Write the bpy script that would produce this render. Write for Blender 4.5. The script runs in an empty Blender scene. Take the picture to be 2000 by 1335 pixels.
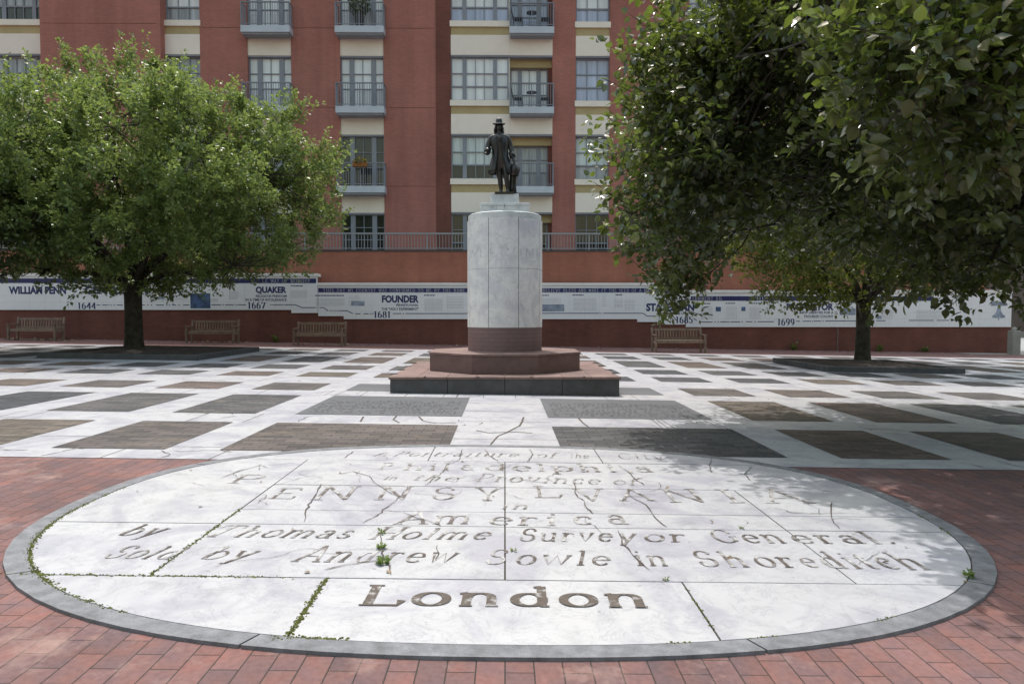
import bpy, bmesh, math, random
import numpy as np
from mathutils import Vector, Matrix

S = bpy.context.scene
C = S.collection
R = math.radians
rng = random.Random(7)

# ------------------------------------------------------------------ camera, sky, sun, exposure
FPX, PITCH, YAW, EYE = 1350.0, 0.0387, 0.0103, 1.25      # focal length in photo pixels, tilt, turn, eye height
SLOPE = -0.0156                                           # the square falls gently to the right
cam = bpy.data.cameras.new('camera')
cam.sensor_width = 36.0
cam.lens = FPX / 2000 * 36.0
cam.clip_end = 2000
co = bpy.data.objects.new('camera', cam)
C.objects.link(co)
co.location = (0, 0, EYE)
co.rotation_euler = (math.pi / 2 - PITCH, 0, -YAW)
S.camera = co

SUN_EL, SUN_AZ = 70.0, -15.0                              # azimuth from +Y, negative = towards the left
W = bpy.data.worlds.new('World')
S.world = W
W.use_nodes = True
wn = W.node_tree
bg = wn.nodes['Background']
sky = wn.nodes.new('ShaderNodeTexSky')
sky.sky_type = 'NISHITA'
sky.sun_disc = False
sky.sun_elevation = R(SUN_EL)
sky.sun_rotation = R(SUN_AZ)
sky.air_density = 3.0
sky.dust_density = 5.0
sky.ozone_density = 3.0
wn.links.new(sky.outputs[0], bg.inputs[0])
bg.inputs[1].default_value = 0.15
sd = Vector((math.sin(R(SUN_AZ)) * math.cos(R(SUN_EL)), math.cos(R(SUN_AZ)) * math.cos(R(SUN_EL)), math.sin(R(SUN_EL))))
sl = bpy.data.lights.new('sun', 'SUN')
sl.energy = 2.0
sl.angle = R(0.53)
sl.color = (1.0, 0.965, 0.93)
so = bpy.data.objects.new('sun', sl)
C.objects.link(so)
so.rotation_euler = sd.to_track_quat('Z', 'Y').to_euler()
so.location = (0, 20, 30)
S.view_settings.view_transform = 'Standard'
S.view_settings.look = 'None'
S.view_settings.exposure = 0.52
S.view_settings.gamma = 1.0

# ------------------------------------------------------------------ helpers: measuring
_cp, _sp, _cy, _sy = math.cos(PITCH), math.sin(PITCH), math.cos(YAW), math.sin(YAW)
_w = np.array([_sy * _cp, _cy * _cp, -_sp]); _r = np.array([_cy, -_sy, 0.0]); _u = np.cross(_r, _w)
def _ray(px, py): return _w + _r * (px - 1000) / FPX - _u * (py - 667.5) / FPX
def G(px, py):
    """measured point of the photo -> (x, y) on the ground"""
    d = _ray(px, py); t = -EYE / (d[2] - SLOPE * d[0]); return float(d[0] * t), float(d[1] * t)
def D(px, py, Y):
    """measured point of the photo -> (x, z) on the wall plane at depth Y"""
    d = _ray(px, py); t = Y / d[1]; return float(d[0] * t), float(EYE + d[2] * t)
def gz(x): return SLOPE * x

# ------------------------------------------------------------------ helpers: meshes
class MB:
    def __init__(s): s.v = []; s.f = []
    def add(s, vs, fs, M=None):
        n = len(s.v)
        for p in vs: s.v.append(tuple(M @ Vector(p)) if M else tuple(p))
        s.f += [tuple(i + n for i in f) for f in fs]; return s
    def box(s, x0, x1, y0, y1, z0, z1, M=None):
        return s.add([(x0, y0, z0), (x1, y0, z0), (x1, y1, z0), (x0, y1, z0), (x0, y0, z1), (x1, y0, z1), (x1, y1, z1), (x0, y1, z1)],
                     [(0, 3, 2, 1), (4, 5, 6, 7), (0, 1, 5, 4), (1, 2, 6, 5), (2, 3, 7, 6), (3, 0, 4, 7)], M)
    def prism(s, poly, z0, z1, tilt=0.0, bottom=True):
        """2-D outline (counter-clockwise) lifted from z0 to z1; tilt adds the ground's fall"""
        n = len(poly)
        vs = [(x, y, z0 + tilt * x) for x, y in poly] + [(x, y, z1 + tilt * x) for x, y in poly]
        fs = [tuple(range(n, 2 * n))] + [(i, (i + 1) % n, n + (i + 1) % n, n + i) for i in range(n)]
        if bottom: fs.append(tuple(range(n - 1, -1, -1)))
        return s.add(vs, fs)
    def wallpoly(s, poly, y0, y1):
        """outline in x,z given front depth y0 and back depth y1"""
        n = len(poly)
        vs = [(x, y0, z) for x, z in poly] + [(x, y1, z) for x, z in poly]
        return s.add(vs, [tuple(range(n)), tuple(range(2 * n - 1, n - 1, -1))] + [(i, n + i, n + (i + 1) % n, (i + 1) % n) for i in range(n)])
    def beam(s, p, q, w, h, up=(0, 0, 1)):
        p, q = Vector(p), Vector(q); d = (q - p).normalized(); u = Vector(up)
        if abs(d.dot(u)) > .98: u = Vector((0, 1, 0))
        a = d.cross(u).normalized() * w / 2; b = a.cross(d).normalized() * h / 2
        return s.add([p - a - b, p + a - b, p + a + b, p - a + b, q - a - b, q + a - b, q + a + b, q - a + b],
                     [(0, 1, 2, 3), (7, 6, 5, 4), (0, 4, 5, 1), (1, 5, 6, 2), (2, 6, 7, 3), (3, 7, 4, 0)])
    def tube(s, pts, rad, n=8, cap=True):
        pts = [Vector(p) for p in pts]; base = len(s.v); ref = Vector((0.13, 0.9, 0.4)).normalized()
        for i, p in enumerate(pts):
            d = (pts[min(i + 1, len(pts) - 1)] - pts[max(i - 1, 0)]).normalized()
            a = d.cross(ref)
            if a.length < .05: a = d.cross(Vector((1, 0, 0)))
            a.normalize(); b = d.cross(a); r = rad[i] if hasattr(rad, '__len__') else rad
            for k in range(n):
                t = 2 * math.pi * k / n; s.v.append(tuple(p + a * r * math.cos(t) + b * r * math.sin(t)))
        for i in range(len(pts) - 1):
            for k in range(n):
                o = base + i * n; s.f.append((o + k, o + (k + 1) % n, o + n + (k + 1) % n, o + n + k))
        if cap:
            s.f.append(tuple(base + k for k in range(n - 1, -1, -1))); o = base + (len(pts) - 1) * n; s.f.append(tuple(o + k for k in range(n)))
        return s
    def lathe(s, prof, n=32, c=(0, 0, 0), sx=1, sy=1, a0=0, a1=360, cap=False):
        base = len(s.v); full = abs(a1 - a0) >= 360; m = n if full else n + 1
        for r_, z in prof:
            for k in range(m):
                t = R(a0 + (a1 - a0) * k / n); s.v.append((c[0] + r_ * sx * math.cos(t), c[1] + r_ * sy * math.sin(t), c[2] + z))
        for i in range(len(prof) - 1):
            for k in range(n):
                k2 = (k + 1) % m; s.f.append((base + i * m + k, base + i * m + k2, base + (i + 1) * m + k2, base + (i + 1) * m + k))
        if cap and full:
            o = base + (len(prof) - 1) * m; s.f.append(tuple(o + k for k in range(m))); s.f.append(tuple(base + k for k in range(m - 1, -1, -1)))
        return s
    def strip(s, pts, w, z=None, tilt=0.0):
        """flat ribbon on the ground along (x, y) points with width(s) w"""
        n = len(pts); L = []
        for i, p in enumerate(pts):
            q0 = pts[max(i - 1, 0)]; q1 = pts[min(i + 1, n - 1)]; dx, dy = q1[0] - q0[0], q1[1] - q0[1]; l = math.hypot(dx, dy) or 1
            ww = (w[i] if hasattr(w, '__len__') else w) / 2
            L.append(((p[0] - dy / l * ww, p[1] + dx / l * ww), (p[0] + dy / l * ww, p[1] - dx / l * ww)))
        vs = []
        for a, b in L: vs += [(a[0], a[1], z + tilt * a[0]), (b[0], b[1], z + tilt * b[0])]
        return s.add(vs, [(2 * i + 1, 2 * i + 3, 2 * i + 2, 2 * i) for i in range(n - 1)])
    def build(s, name, m, parent=None, smooth=False, bevel=0.0, loc=None):
        me = bpy.data.meshes.new(name); me.from_pydata(s.v, [], s.f); me.update()
        if m: me.materials.append(m)
        if smooth:
            for p in me.polygons: p.use_smooth = True
        o = bpy.data.objects.new(name, me); C.objects.link(o)
        if parent: o.parent = parent
        if loc: o.location = loc
        if bevel:
            b = o.modifiers.new('bevel', 'BEVEL'); b.width = bevel; b.segments = 2; b.limit_method = 'ANGLE'
        return o

def tag(o, label=None, cat=None, group=None, kind=None):
    if label: o['label'] = label
    if cat: o['category'] = cat
    if group: o['group'] = group
    if kind: o['kind'] = kind
    return o
def thing(name, label, cat, loc=(0, 0, 0), rz=0.0, group=None):
    o = bpy.data.objects.new(name, None); C.objects.link(o); o.location = loc; o.rotation_euler = (0, 0, rz); o.empty_display_size = .2
    return tag(o, label, cat, group)
def dup(root, loc, rz, label):
    """a copy of a thing with copies of its parts and their sub-parts"""
    r_ = root.copy(); C.objects.link(r_); r_.location = loc; r_.rotation_euler = (0, 0, rz); r_['label'] = label
    for ch in list(root.children):
        c = ch.copy(); C.objects.link(c); c.parent = r_
        for g in ch.children:
            d = g.copy(); C.objects.link(d); d.parent = c
    return r_

# ------------------------------------------------------------------ helpers: materials
def newmat(name):
    m = bpy.data.materials.new(name); m.use_nodes = True
    return m, m.node_tree, m.node_tree.nodes['Principled BSDF']
def pos(nt, swap=None):
    g = nt.nodes.new('ShaderNodeNewGeometry')
    if not swap: return g.outputs['Position']
    sp = nt.nodes.new('ShaderNodeSeparateXYZ'); nt.links.new(g.outputs['Position'], sp.inputs[0])
    cb = nt.nodes.new('ShaderNodeCombineXYZ')
    if swap == 'yx':
        nt.links.new(sp.outputs['Y'], cb.inputs[0]); nt.links.new(sp.outputs['X'], cb.inputs[1])
    else:                                                  # walls: along the wall, up
        ad = nt.nodes.new('ShaderNodeMath'); ad.operation = 'ADD'
        nt.links.new(sp.outputs['X'], ad.inputs[0]); nt.links.new(sp.outputs['Y'], ad.inputs[1])
        nt.links.new(ad.outputs[0], cb.inputs[0]); nt.links.new(sp.outputs['Z'], cb.inputs[1])
    return cb.outputs[0]
def noise(nt, vec, scale, detail=4, rough=.55, dist=0.0):
    n = nt.nodes.new('ShaderNodeTexNoise'); n.inputs['Scale'].default_value = scale; n.inputs['Detail'].default_value = detail
    n.inputs['Roughness'].default_value = rough; n.inputs['Distortion'].default_value = dist
    if vec is not None: nt.links.new(vec, n.inputs['Vector'])
    return n.outputs['Fac']
def ramp(nt, fac, stops):
    r_ = nt.nodes.new('ShaderNodeValToRGB'); e = r_.color_ramp.elements
    while len(e) < len(stops): e.new(.5)
    for k, (p, c) in enumerate(stops):
        e[k].position = p; e[k].color = (*c, 1) if hasattr(c, '__len__') else (c, c, c, 1)
    nt.links.new(fac, r_.inputs[0]); return r_.outputs[0]
def mix(nt, a, b, fac, mode='MIX'):
    m = nt.nodes.new('ShaderNodeMix'); m.data_type = 'RGBA'; m.blend_type = mode
    for sock, val in ((m.inputs[0], fac), (m.inputs[6], a), (m.inputs[7], b)):
        if hasattr(val, 'is_output') or isinstance(val, bpy.types.NodeSocket): nt.links.new(val, sock)
        elif hasattr(val, '__len__'): sock.default_value = (*val, 1)
        else: sock.default_value = val
    return m.outputs[2]
def bump(nt, bs, height, strength, dist=.01):
    b = nt.nodes.new('ShaderNodeBump'); b.inputs['Strength'].default_value = strength; b.inputs['Distance'].default_value = dist
    nt.links.new(height, b.inputs['Height']); nt.links.new(b.outputs[0], bs.inputs['Normal'])
def plain(name, col, rough=.6, var=.18, scale=4.0, spec=.4, metal=0.0, bmp=0.0, island=0.0):
    """one base colour with cloudy, uneven variation"""
    m, nt, bs = newmat(name); p = pos(nt)
    n1 = noise(nt, p, scale, 5); n2 = noise(nt, p, scale * 9, 3)
    c = ramp(nt, n1, [(.3, tuple(v * (1 - var) for v in col)), (.7, tuple(min(1, v * (1 + var)) for v in col))])
    c = mix(nt, c, ramp(nt, n2, [(.35, 1 - var * .6), (.65, 1.0)]), 1.0, 'MULTIPLY')
    if island:
        g = nt.nodes.new('ShaderNodeNewGeometry')
        c = mix(nt, c, ramp(nt, g.outputs['Random Per Island'], [(0, 1 - island), (1, 1.0)]), 1.0, 'MULTIPLY')
    nt.links.new(c, bs.inputs['Base Color']); bs.inputs['Roughness'].default_value = rough
    bs.inputs['Specular IOR Level'].default_value = spec; bs.inputs['Metallic'].default_value = metal
    if bmp: bump(nt, bs, n2, bmp)
    return m
def bricks(name, c1, c2, mortar, bw, bh, ms, swap, rough=.8, off=.5, var=.25, vscale=.5, bmp=.3, island=0.0, spots=None, spec=.3):
    m, nt, bs = newmat(name); v = pos(nt, swap)
    b = nt.nodes.new('ShaderNodeTexBrick'); nt.links.new(v, b.inputs['Vector'])
    b.inputs['Scale'].default_value = 1.0; b.inputs['Brick Width'].default_value = bw; b.inputs['Row Height'].default_value = bh
    b.inputs['Mortar Size'].default_value = ms; b.inputs['Mortar Smooth'].default_value = .2; b.offset = off
    b.inputs['Color1'].default_value = (*c1, 1); b.inputs['Color2'].default_value = (*c2, 1); b.inputs['Mortar'].default_value = (*mortar, 1)
    n1 = noise(nt, v, vscale, 6, .6); n2 = noise(nt, v, 40, 3)
    c = mix(nt, b.outputs['Color'], ramp(nt, n1, [(.3, 1 - var), (.7, 1.0 + var * .25)]), 1.0, 'MULTIPLY')
    c = mix(nt, c, ramp(nt, n2, [(.3, .8), (.6, 1.0)]), 1.0, 'MULTIPLY')
    if swap == 'yx': c = mix(nt, c, ramp(nt, noise(nt, v, 7, 2), [(.3, (.88, .95, 1.05)), (.5, (1, 1, 1)), (.68, (1.12, .97, .9))]), 1.0, 'MULTIPLY')
    if swap == 'wall':
        mp = nt.nodes.new('ShaderNodeMapping'); mp.inputs['Scale'].default_value = (1.6, .10, 1); nt.links.new(v, mp.inputs[0])
        c = mix(nt, c, ramp(nt, noise(nt, mp.outputs[0], 1.0, 5, .6), [(.3, (.84, .83, .84)), (.55, (1, 1, 1)), (.75, (1.06, 1.05, 1.05))]), 1.0, 'MULTIPLY')
    if spots: c = mix(nt, c, spots, ramp(nt, noise(nt, v, 2.2, 6, .7), [(.56, 0.0), (.72, .7)]))
    if island:
        g = nt.nodes.new('ShaderNodeNewGeometry')
        c = mix(nt, c, ramp(nt, g.outputs['Random Per Island'], [(0, (.62, .68, .78)), (.35, (.9, .92, .95)), (.6, (1.1, .98, .92)), (.8, (1.3, 1.06, .95)), (1, (1.2, 1.12, .92))]), island, 'MULTIPLY')
    nt.links.new(c, bs.inputs['Base Color']); bs.inputs['Roughness'].default_value = rough; bs.inputs['Specular IOR Level'].default_value = spec
    if bmp: bump(nt, bs, b.outputs['Fac'], -bmp, .004)
    return m
def marble(name, base=(.47, .47, .485), vein=(.34, .335, .385), rough=.5, stain=.12, island=0.0):
    m, nt, bs = newmat(name); v = pos(nt)
    n1 = noise(nt, v, 1.6, 6, .6, 1.5); n2 = noise(nt, v, 6, 5, .65, .6); n3 = noise(nt, v, .5, 3)
    c = ramp(nt, n1, [(.38, vein), (.52, base), (.8, tuple(min(1, x * 1.05) for x in base))])
    c = mix(nt, base, c, .75)
    w_ = noise(nt, v, 3.2, 9, .7, 2.0)
    c = mix(nt, c, tuple(x * .72 for x in vein), ramp(nt, w_, [(.485, 0.0), (.5, .55), (.515, 0.0)]))
    c = mix(nt, c, ramp(nt, n2, [(.25, 1 - stain * 2.2), (.42, 1 - stain * .4), (.6, 1.0)]), 1.0, 'MULTIPLY')
    c = mix(nt, c, ramp(nt, n3, [(.3, (.9, .9, .95)), (.7, (1, 1, .99))]), 1.0, 'MULTIPLY')
    c = mix(nt, c, (.2, .18, .16), ramp(nt, noise(nt, v, 17, 3, .6), [(.69, 0.0), (.76, .7)]))
    if island:
        g = nt.nodes.new('ShaderNodeNewGeometry')
        c = mix(nt, c, ramp(nt, g.outputs['Random Per Island'], [(0, 1 - island), (1, 1.0)]), 1.0, 'MULTIPLY')
    nt.links.new(c, bs.inputs['Base Color']); bs.inputs['Roughness'].default_value = rough; bs.inputs['Specular IOR Level'].default_value = .35
    bump(nt, bs, n2, .08, .006)
    return m
def leafmat(name, dark, light, trans, rough=.38, spec=.5, tfac=.35):
    m, nt, bs = newmat(name); g = nt.nodes.new('ShaderNodeNewGeometry')
    c = ramp(nt, g.outputs['Random Per Island'], [(0, dark), (.55, tuple((a + b) / 2 for a, b in zip(dark, light))), (.93, light), (1, tuple(x * y for x, y in zip(light, (1.5, 1.15, .8))))])
    nt.links.new(c, bs.inputs['Base Color']); bs.inputs['Roughness'].default_value = rough; bs.inputs['Specular IOR Level'].default_value = spec
    t = nt.nodes.new('ShaderNodeBsdfTranslucent'); t.inputs[0].default_value = (*trans, 1)
    ms = nt.nodes.new('ShaderNodeMixShader'); ms.inputs[0].default_value = tfac
    out = nt.nodes['Material Output']
    nt.links.new(bs.outputs[0], ms.inputs[1]); nt.links.new(t.outputs[0], ms.inputs[2]); nt.links.new(ms.outputs[0], out.inputs[0])
    return m
def glass(name, base, var=.25, rough=.06, spec=.6, sc=.9):
    m, nt, bs = newmat(name); v = pos(nt)
    mp = nt.nodes.new('ShaderNodeMapping'); mp.inputs['Scale'].default_value = (6, 1, .35); nt.links.new(v, mp.inputs[0])
    n = noise(nt, mp.outputs[0], sc, 3); g = nt.nodes.new('ShaderNodeNewGeometry')
    c = ramp(nt, n, [(.3, tuple(x * (1 - var) for x in base)), (.7, tuple(min(1, x * (1 + var)) for x in base))])
    c = mix(nt, c, ramp(nt, g.outputs['Random Per Island'], [(0, .75), (1, 1.0)]), 1.0, 'MULTIPLY')
    nt.links.new(c, bs.inputs['Base Color']); bs.inputs['Roughness'].default_value = rough; bs.inputs['Specular IOR Level'].default_value = spec
    return m

def worn(name, col, amount):
    """dirt left in carved letters, rubbed away in patches down to the marble"""
    m, nt, bs = newmat(name); v = pos(nt)
    c = mix(nt, col, tuple(x * 2.1 for x in col), noise(nt, v, 30, 3))
    c = mix(nt, c, (.48, .475, .475), ramp(nt, noise(nt, v, 11, 5, .65), [(1 - amount - .12, 0.0), (1 - amount + .06, .93)]))
    nt.links.new(c, bs.inputs['Base Color']); bs.inputs['Roughness'].default_value = .85
    return m
MAT = dict(
    paver=bricks('red_paver', (.245, .13, .12), (.165, .102, .103), (.06, .046, .042), .2065, .1032, .0032, 'yx', .85, var=.3, vscale=.9, bmp=.5, spots=(.36, .25, .22)),
    marble=marble('white_marble', stain=.16), slab=marble('slab_marble', (.49, .49, .50), (.36, .355, .40), stain=.12, island=.07),
    pillar=marble('pillar_marble', (.87, .86, .84), (.68, .67, .7), .55, .12), pillar_top=marble('weathered_marble', (.74, .76, .74), (.6, .63, .62), .6, .16),
    setts=bricks('stone_setts', (.15, .138, .136), (.075, .075, .079), (.04, .038, .036), .25, .1, .006, None, .8, var=.3, vscale=1.3, bmp=.5, island=1.0, spots=(.17, .15, .12)),
    inscribed=bricks('inscribed_granite', (.14, .145, .158), (.118, .123, .137), (.13, .13, .14), 1.0, .5, .004, None, .7, var=.2, bmp=.1),
    granite=plain('grey_granite', (.185, .19, .207), .7, .3, 14, bmp=.15), joint=plain('dark_joint', (.055, .048, .038), .9), crack=plain('crack_dirt', (.1, .08, .07), .9, .4, 20),
    letter=worn('engraved_letter', (.055, .044, .038), .40), letter_deep=worn('deep_letter', (.06, .048, .04), .33), letter_worn=worn('worn_letter', (.075, .062, .056), .45),
    faint=plain('faint_engraving', (.68, .68, .71), .8, .2, 12),
    moss=plain('moss', (.12, .13, .03), .9, .4, 30), weed=leafmat('weed_leaf', (.09, .14, .025), (.16, .22, .05), (.2, .3, .05)),
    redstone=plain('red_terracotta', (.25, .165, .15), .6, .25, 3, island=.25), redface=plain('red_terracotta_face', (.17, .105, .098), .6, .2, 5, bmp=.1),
    drumbrick=bricks('pedestal_brick', (.29, .2, .19), (.25, .17, .165), (.2, .13, .125), 3.0, .071, .006, 'wall', .7, bmp=.3),
    darkgranite=plain('dark_granite', (.062, .062, .068), .5, .25, 8, spec=.5),
    bronze=plain('dark_bronze', (.022, .02, .02), .34, .5, 12, spec=.7, metal=.35),
    bronze_worn=plain('worn_bronze', (.05, .046, .044), .36, .4, 9, spec=.6, metal=.35),
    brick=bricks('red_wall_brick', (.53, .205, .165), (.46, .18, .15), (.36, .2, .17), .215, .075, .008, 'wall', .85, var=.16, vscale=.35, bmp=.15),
    terrace=bricks('terrace_brick', (.45, .16, .10), (.38, .14, .095), (.36, .18, .13), .215, .075, .008, 'wall', .85, var=.16, vscale=.5, bmp=.15),
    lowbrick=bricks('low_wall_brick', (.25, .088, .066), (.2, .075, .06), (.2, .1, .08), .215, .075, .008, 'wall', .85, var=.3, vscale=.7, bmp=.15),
    cream=plain('cream_panel', (.9, .82, .74), .8, .05, .5), sill=plain('cream_sill', (.9, .83, .74), .8, .05, 1), olive=plain('olive_band', (.5, .4, .22), .8, .1, 1),
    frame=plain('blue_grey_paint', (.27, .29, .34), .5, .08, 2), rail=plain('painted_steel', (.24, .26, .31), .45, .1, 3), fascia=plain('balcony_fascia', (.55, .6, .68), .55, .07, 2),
    terr_rail=plain('galvanised_rail', (.3, .31, .33), .5, .1, 3), darkmetal=plain('dark_metal', (.06, .06, .065), .5),
    pale=glass('pane_blind_and_sky', (.86, .9, .96), .1), blue=glass('pane_blue_shade', (.5, .57, .75), .15), grey=glass('pane_grey', (.4, .43, .47), .35), dark=glass('pane_dark', (.03, .032, .036), .5, .05, .8),  # pale: base colour stands for blinds and for sky reflected in the glass
    green=glass('pane_green', (.62, .7, .72), .2),
    tile=plain('white_tile', (.88, .88, .9), .35, .04, .7, spec=.5), cap=plain('white_coping', (.85, .82, .79), .6, .05, 2), navy=plain('navy_glaze', (.035, .04, .14), .4, .2, 5),
    white=plain('white_lettering', (.6, .6, .62), .5, .05), ink=plain('dark_blue_ink', (.03, .042, .14), .5, .15), greyink=plain('grey_print', (.42, .42, .46), .6, .2, 8), picture=plain('blue_picture', (.09, .16, .32), .4, .8, 3.5), palepic=plain('pale_blue_picture', (.33, .38, .48), .4, .45, 6),
    teak=plain('weathered_teak', (.30, .22, .17), .75, .25, 6, island=.3), bark=plain('bark', (.055, .048, .038), .9, .5, 7, bmp=.6),
    soil=plain('mulch', (.05, .036, .03), .95, .5, 6, bmp=.5), kerbdark=plain('planter_kerb', (.075, .075, .078), .7, .25, 5),
    asphalt=plain('street_asphalt', (.3, .3, .31), .8, .1, 1), concrete=plain('concrete', (.3, .29, .26), .8, .15, 3), stonewall=plain('far_stone', (.13, .1, .085), .8, .3, .8),
    litter=leafmat('dry_leaf', (.16, .11, .06), (.34, .27, .19), (.1, .07, .03), .7, .2, .1),
    leaf_left=leafmat('pear_leaf_light', (.078, .118, .04), (.17, .228, .08), (.31, .41, .1), .34, .55, .4),
    leaf_edge=leafmat('pear_leaf_cool', (.055, .085, .036), (.12, .16, .07), (.2, .28, .07), .36, .5, .34),
    leaf_back=leafmat('pear_leaf_yellow', (.06, .09, .018), (.135, .17, .04), (.28, .33, .04), .4, .4, .35),
    leaf_near=leafmat('pear_leaf_glossy', (.036, .048, .028), (.082, .102, .05), (.25, .34, .05), .26, .7, .28),
    plastic=plain('terracotta_pot', (.3, .12, .03), .6), plant=leafmat('balcony_plant_leaf', (.06, .075, .02), (.13, .14, .05), (.15, .2, .05)), flower=plain('yellow_flower', (.6, .45, .05), .6),
)

# ------------------------------------------------------------------ helpers: lettering
def arc(cx, cy, rx, ry, a0, a1, n=14):
    return [(cx + rx * math.cos(R(a0 + (a1 - a0) * k / n)), cy + ry * math.sin(R(a0 + (a1 - a0) * k / n))) for k in range(n + 1)]
def _g():
    X, A_, g = .46, .72, {}
    L = lambda *p: list(zip(p[::2], p[1::2]))
    s = lambda x, y, w=.1: [(x - w, y), (x + w, y)]
    sl = lambda x, y: [(x - .1, y - .03), (x, y)]
    g['a'] = (.46, [arc(.2, .14, .15, .13, 20, 340), arc(.2, .33, .13, .12, 165, 0), L(.33, .33, .33, .06), arc(.4, .06, .07, .05, 180, 300, 5)])
    g['b'] = (.5, [L(.1, A_, .1, .02), arc(.24, .23, .18, .22, 180, -180, 22), sl(.1, A_)])
    g['c'] = (.44, [arc(.24, .23, .18, .22, 50, 320, 18), L(.36, .38, .37, .34)])
    g['d'] = (.52, [L(.4, A_, .4, .02), arc(.24, .23, .18, .22, 0, 360, 22), s(.43, .0, .06), sl(.4, A_)])
    g['e'] = (.46, [arc(.24, .23, .18, .22, 5, 320, 20), L(.08, .25, .41, .25)])
    g['f'] = (.32, [L(.13, 0, .13, .58), arc(.24, .58, .11, .13, 180, 40, 8), L(.03, X, .28, X), s(.13, 0)])
    g['h'] = (.54, [L(.1, A_, .1, 0), arc(.26, .3, .15, .15, 180, 0, 10), L(.41, .3, .41, 0), s(.1, 0, .08), s(.41, 0, .08), sl(.1, A_)])
    g['i'] = (.26, [L(.13, X, .13, 0), s(.13, 0, .09), sl(.13, X), L(.125, .62, .135, .66)])
    g['l'] = (.26, [L(.13, A_, .13, 0), s(.13, 0, .09), sl(.13, A_)])
    g['m'] = (.82, [L(.1, X, .1, 0), arc(.24, .3, .14, .15, 180, 0, 9), L(.38, .3, .38, 0), arc(.53, .3, .15, .15, 180, 0, 9), L(.68, .3, .68, 0), s(.1, 0, .08), s(.38, 0, .07), s(.68, 0, .08), sl(.1, X)])
    g['n'] = (.54, [L(.1, X, .1, 0), arc(.26, .3, .15, .15, 180, 0, 10), L(.41, .3, .41, 0), s(.1, 0, .08), s(.42, 0, .08), sl(.1, X)])
    g['o'] = (.48, [arc(.24, .23, .19, .225, 0, 360, 24)])
    g['p'] = (.52, [L(.1, X, .1, -.22), arc(.27, .23, .18, .22, 180, -180, 22), s(.1, -.22, .09), sl(.1, X)])
    g['r'] = (.4, [L(.1, X, .1, 0), arc(.24, .3, .13, .15, 170, 40, 7), s(.11, 0, .1), sl(.1, X)])
    g['s'] = (.38, [arc(.19, .34, .12, .11, 40, 250, 10) + arc(.19, .12, .13, .115, 80, -150, 10)])
    g['t'] = (.32, [L(.13, .6, .13, .08), arc(.22, .08, .09, .07, 180, 320, 6), L(.02, X, .27, X)])
    g['u'] = (.54, [L(.1, X, .1, .14), arc(.25, .14, .15, .13, 180, 350, 9), L(.41, X, .41, 0), sl(.1, X), sl(.41, X), s(.44, 0, .05)])
    g['v'] = (.48, [L(.06, X, .23, 0, .4, X), s(.08, X, .07), s(.4, X, .07)])
    g['w'] = (.72, [L(.06, X, .2, 0, .35, X, .5, 0, .64, X), s(.08, X, .07), s(.64, X, .07)])
    g['y'] = (.5, [L(.06, X, .24, .02), L(.42, X, .2, -.14), arc(.14, -.14, .07, .07, 0, -140, 6), s(.08, X, .07), s(.42, X, .07)])
    g['.'] = (.2, [L(.08, .03, .12, .03), L(.1, .0, .1, .06)])
    g['A'] = (.66, [L(.06, 0, .33, A_), L(.33, A_, .6, 0), L(.16, .24, .5, .24), s(.07, 0), s(.6, 0)])
    g['B'] = (.58, [L(.12, 0, .12, A_), L(.12, A_, .3, A_), arc(.3, .55, .16, .17, 90, -90, 10), L(.3, .38, .12, .38), L(.3, .38, .32, .38), arc(.32, .19, .19, .19, 90, -90, 10), L(.32, 0, .04, 0)])
    g['C'] = (.62, [arc(.34, .36, .27, .36, 45, 315, 20), L(.54, .64, .55, .52)])
    g['D'] = (.68, [L(.13, 0, .13, A_), L(.04, A_, .3, A_), arc(.3, .36, .31, .36, 90, -90, 16), L(.3, 0, .04, 0)])
    g['E'] = (.56, [L(.13, 0, .13, A_), L(.04, A_, .5, A_, .5, .6), L(.13, .37, .38, .37), L(.04, 0, .52, 0, .53, .14)])
    g['F'] = (.52, [L(.13, 0, .13, A_), L(.04, A_, .48, A_, .48, .6), L(.13, .37, .36, .37), s(.14, 0)])
    g['G'] = (.68, [arc(.34, .36, .27, .36, 45, 330, 20), L(.57, .32, .57, .08), s(.56, .33), L(.54, .64, .55, .52)])
    g['H'] = (.7, [L(.13, 0, .13, A_), L(.57, 0, .57, A_), L(.13, .37, .57, .37)] + [s(x, y) for x in (.13, .57) for y in (0, A_)])
    g['I'] = (.3, [L(.15, 0, .15, A_), s(.15, 0), s(.15, A_)])
    g['K'] = (.66, [L(.13, 0, .13, A_), L(.13, .3, .52, A_), L(.25, .42, .58, 0), s(.13, 0), s(.13, A_), s(.52, A_), s(.58, 0)])
    g['L'] = (.56, [L(.14, 0, .14, A_), s(.14, A_), L(.04, 0, .5, 0, .54, .17)])
    g['M'] = (.84, [L(.12, 0, .14, A_), L(.14, A_, .42, .06), L(.42, .06, .7, A_), L(.7, A_, .72, 0), s(.12, 0), s(.72, 0), s(.1, A_, .06), s(.74, A_, .06)])
    g['N'] = (.72, [L(.12, 0, .12, A_), L(.12, A_, .58, 0), L(.58, 0, .58, A_), s(.12, 0), s(.09, A_, .07), s(.58, A_)])
    g['O'] = (.7, [arc(.35, .36, .29, .37, 0, 360, 26)])
    g['P'] = (.56, [L(.13, 0, .13, A_), L(.04, A_, .3, A_), arc(.3, .53, .19, .19, 90, -90, 12), L(.3, .34, .13, .34), s(.14, 0)])
    g['R'] = (.62, [L(.13, 0, .13, A_), L(.04, A_, .3, A_), arc(.3, .54, .18, .18, 90, -90, 12), L(.3, .36, .13, .36), L(.28, .36, .55, 0), s(.13, 0), s(.56, 0, .06)])
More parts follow.
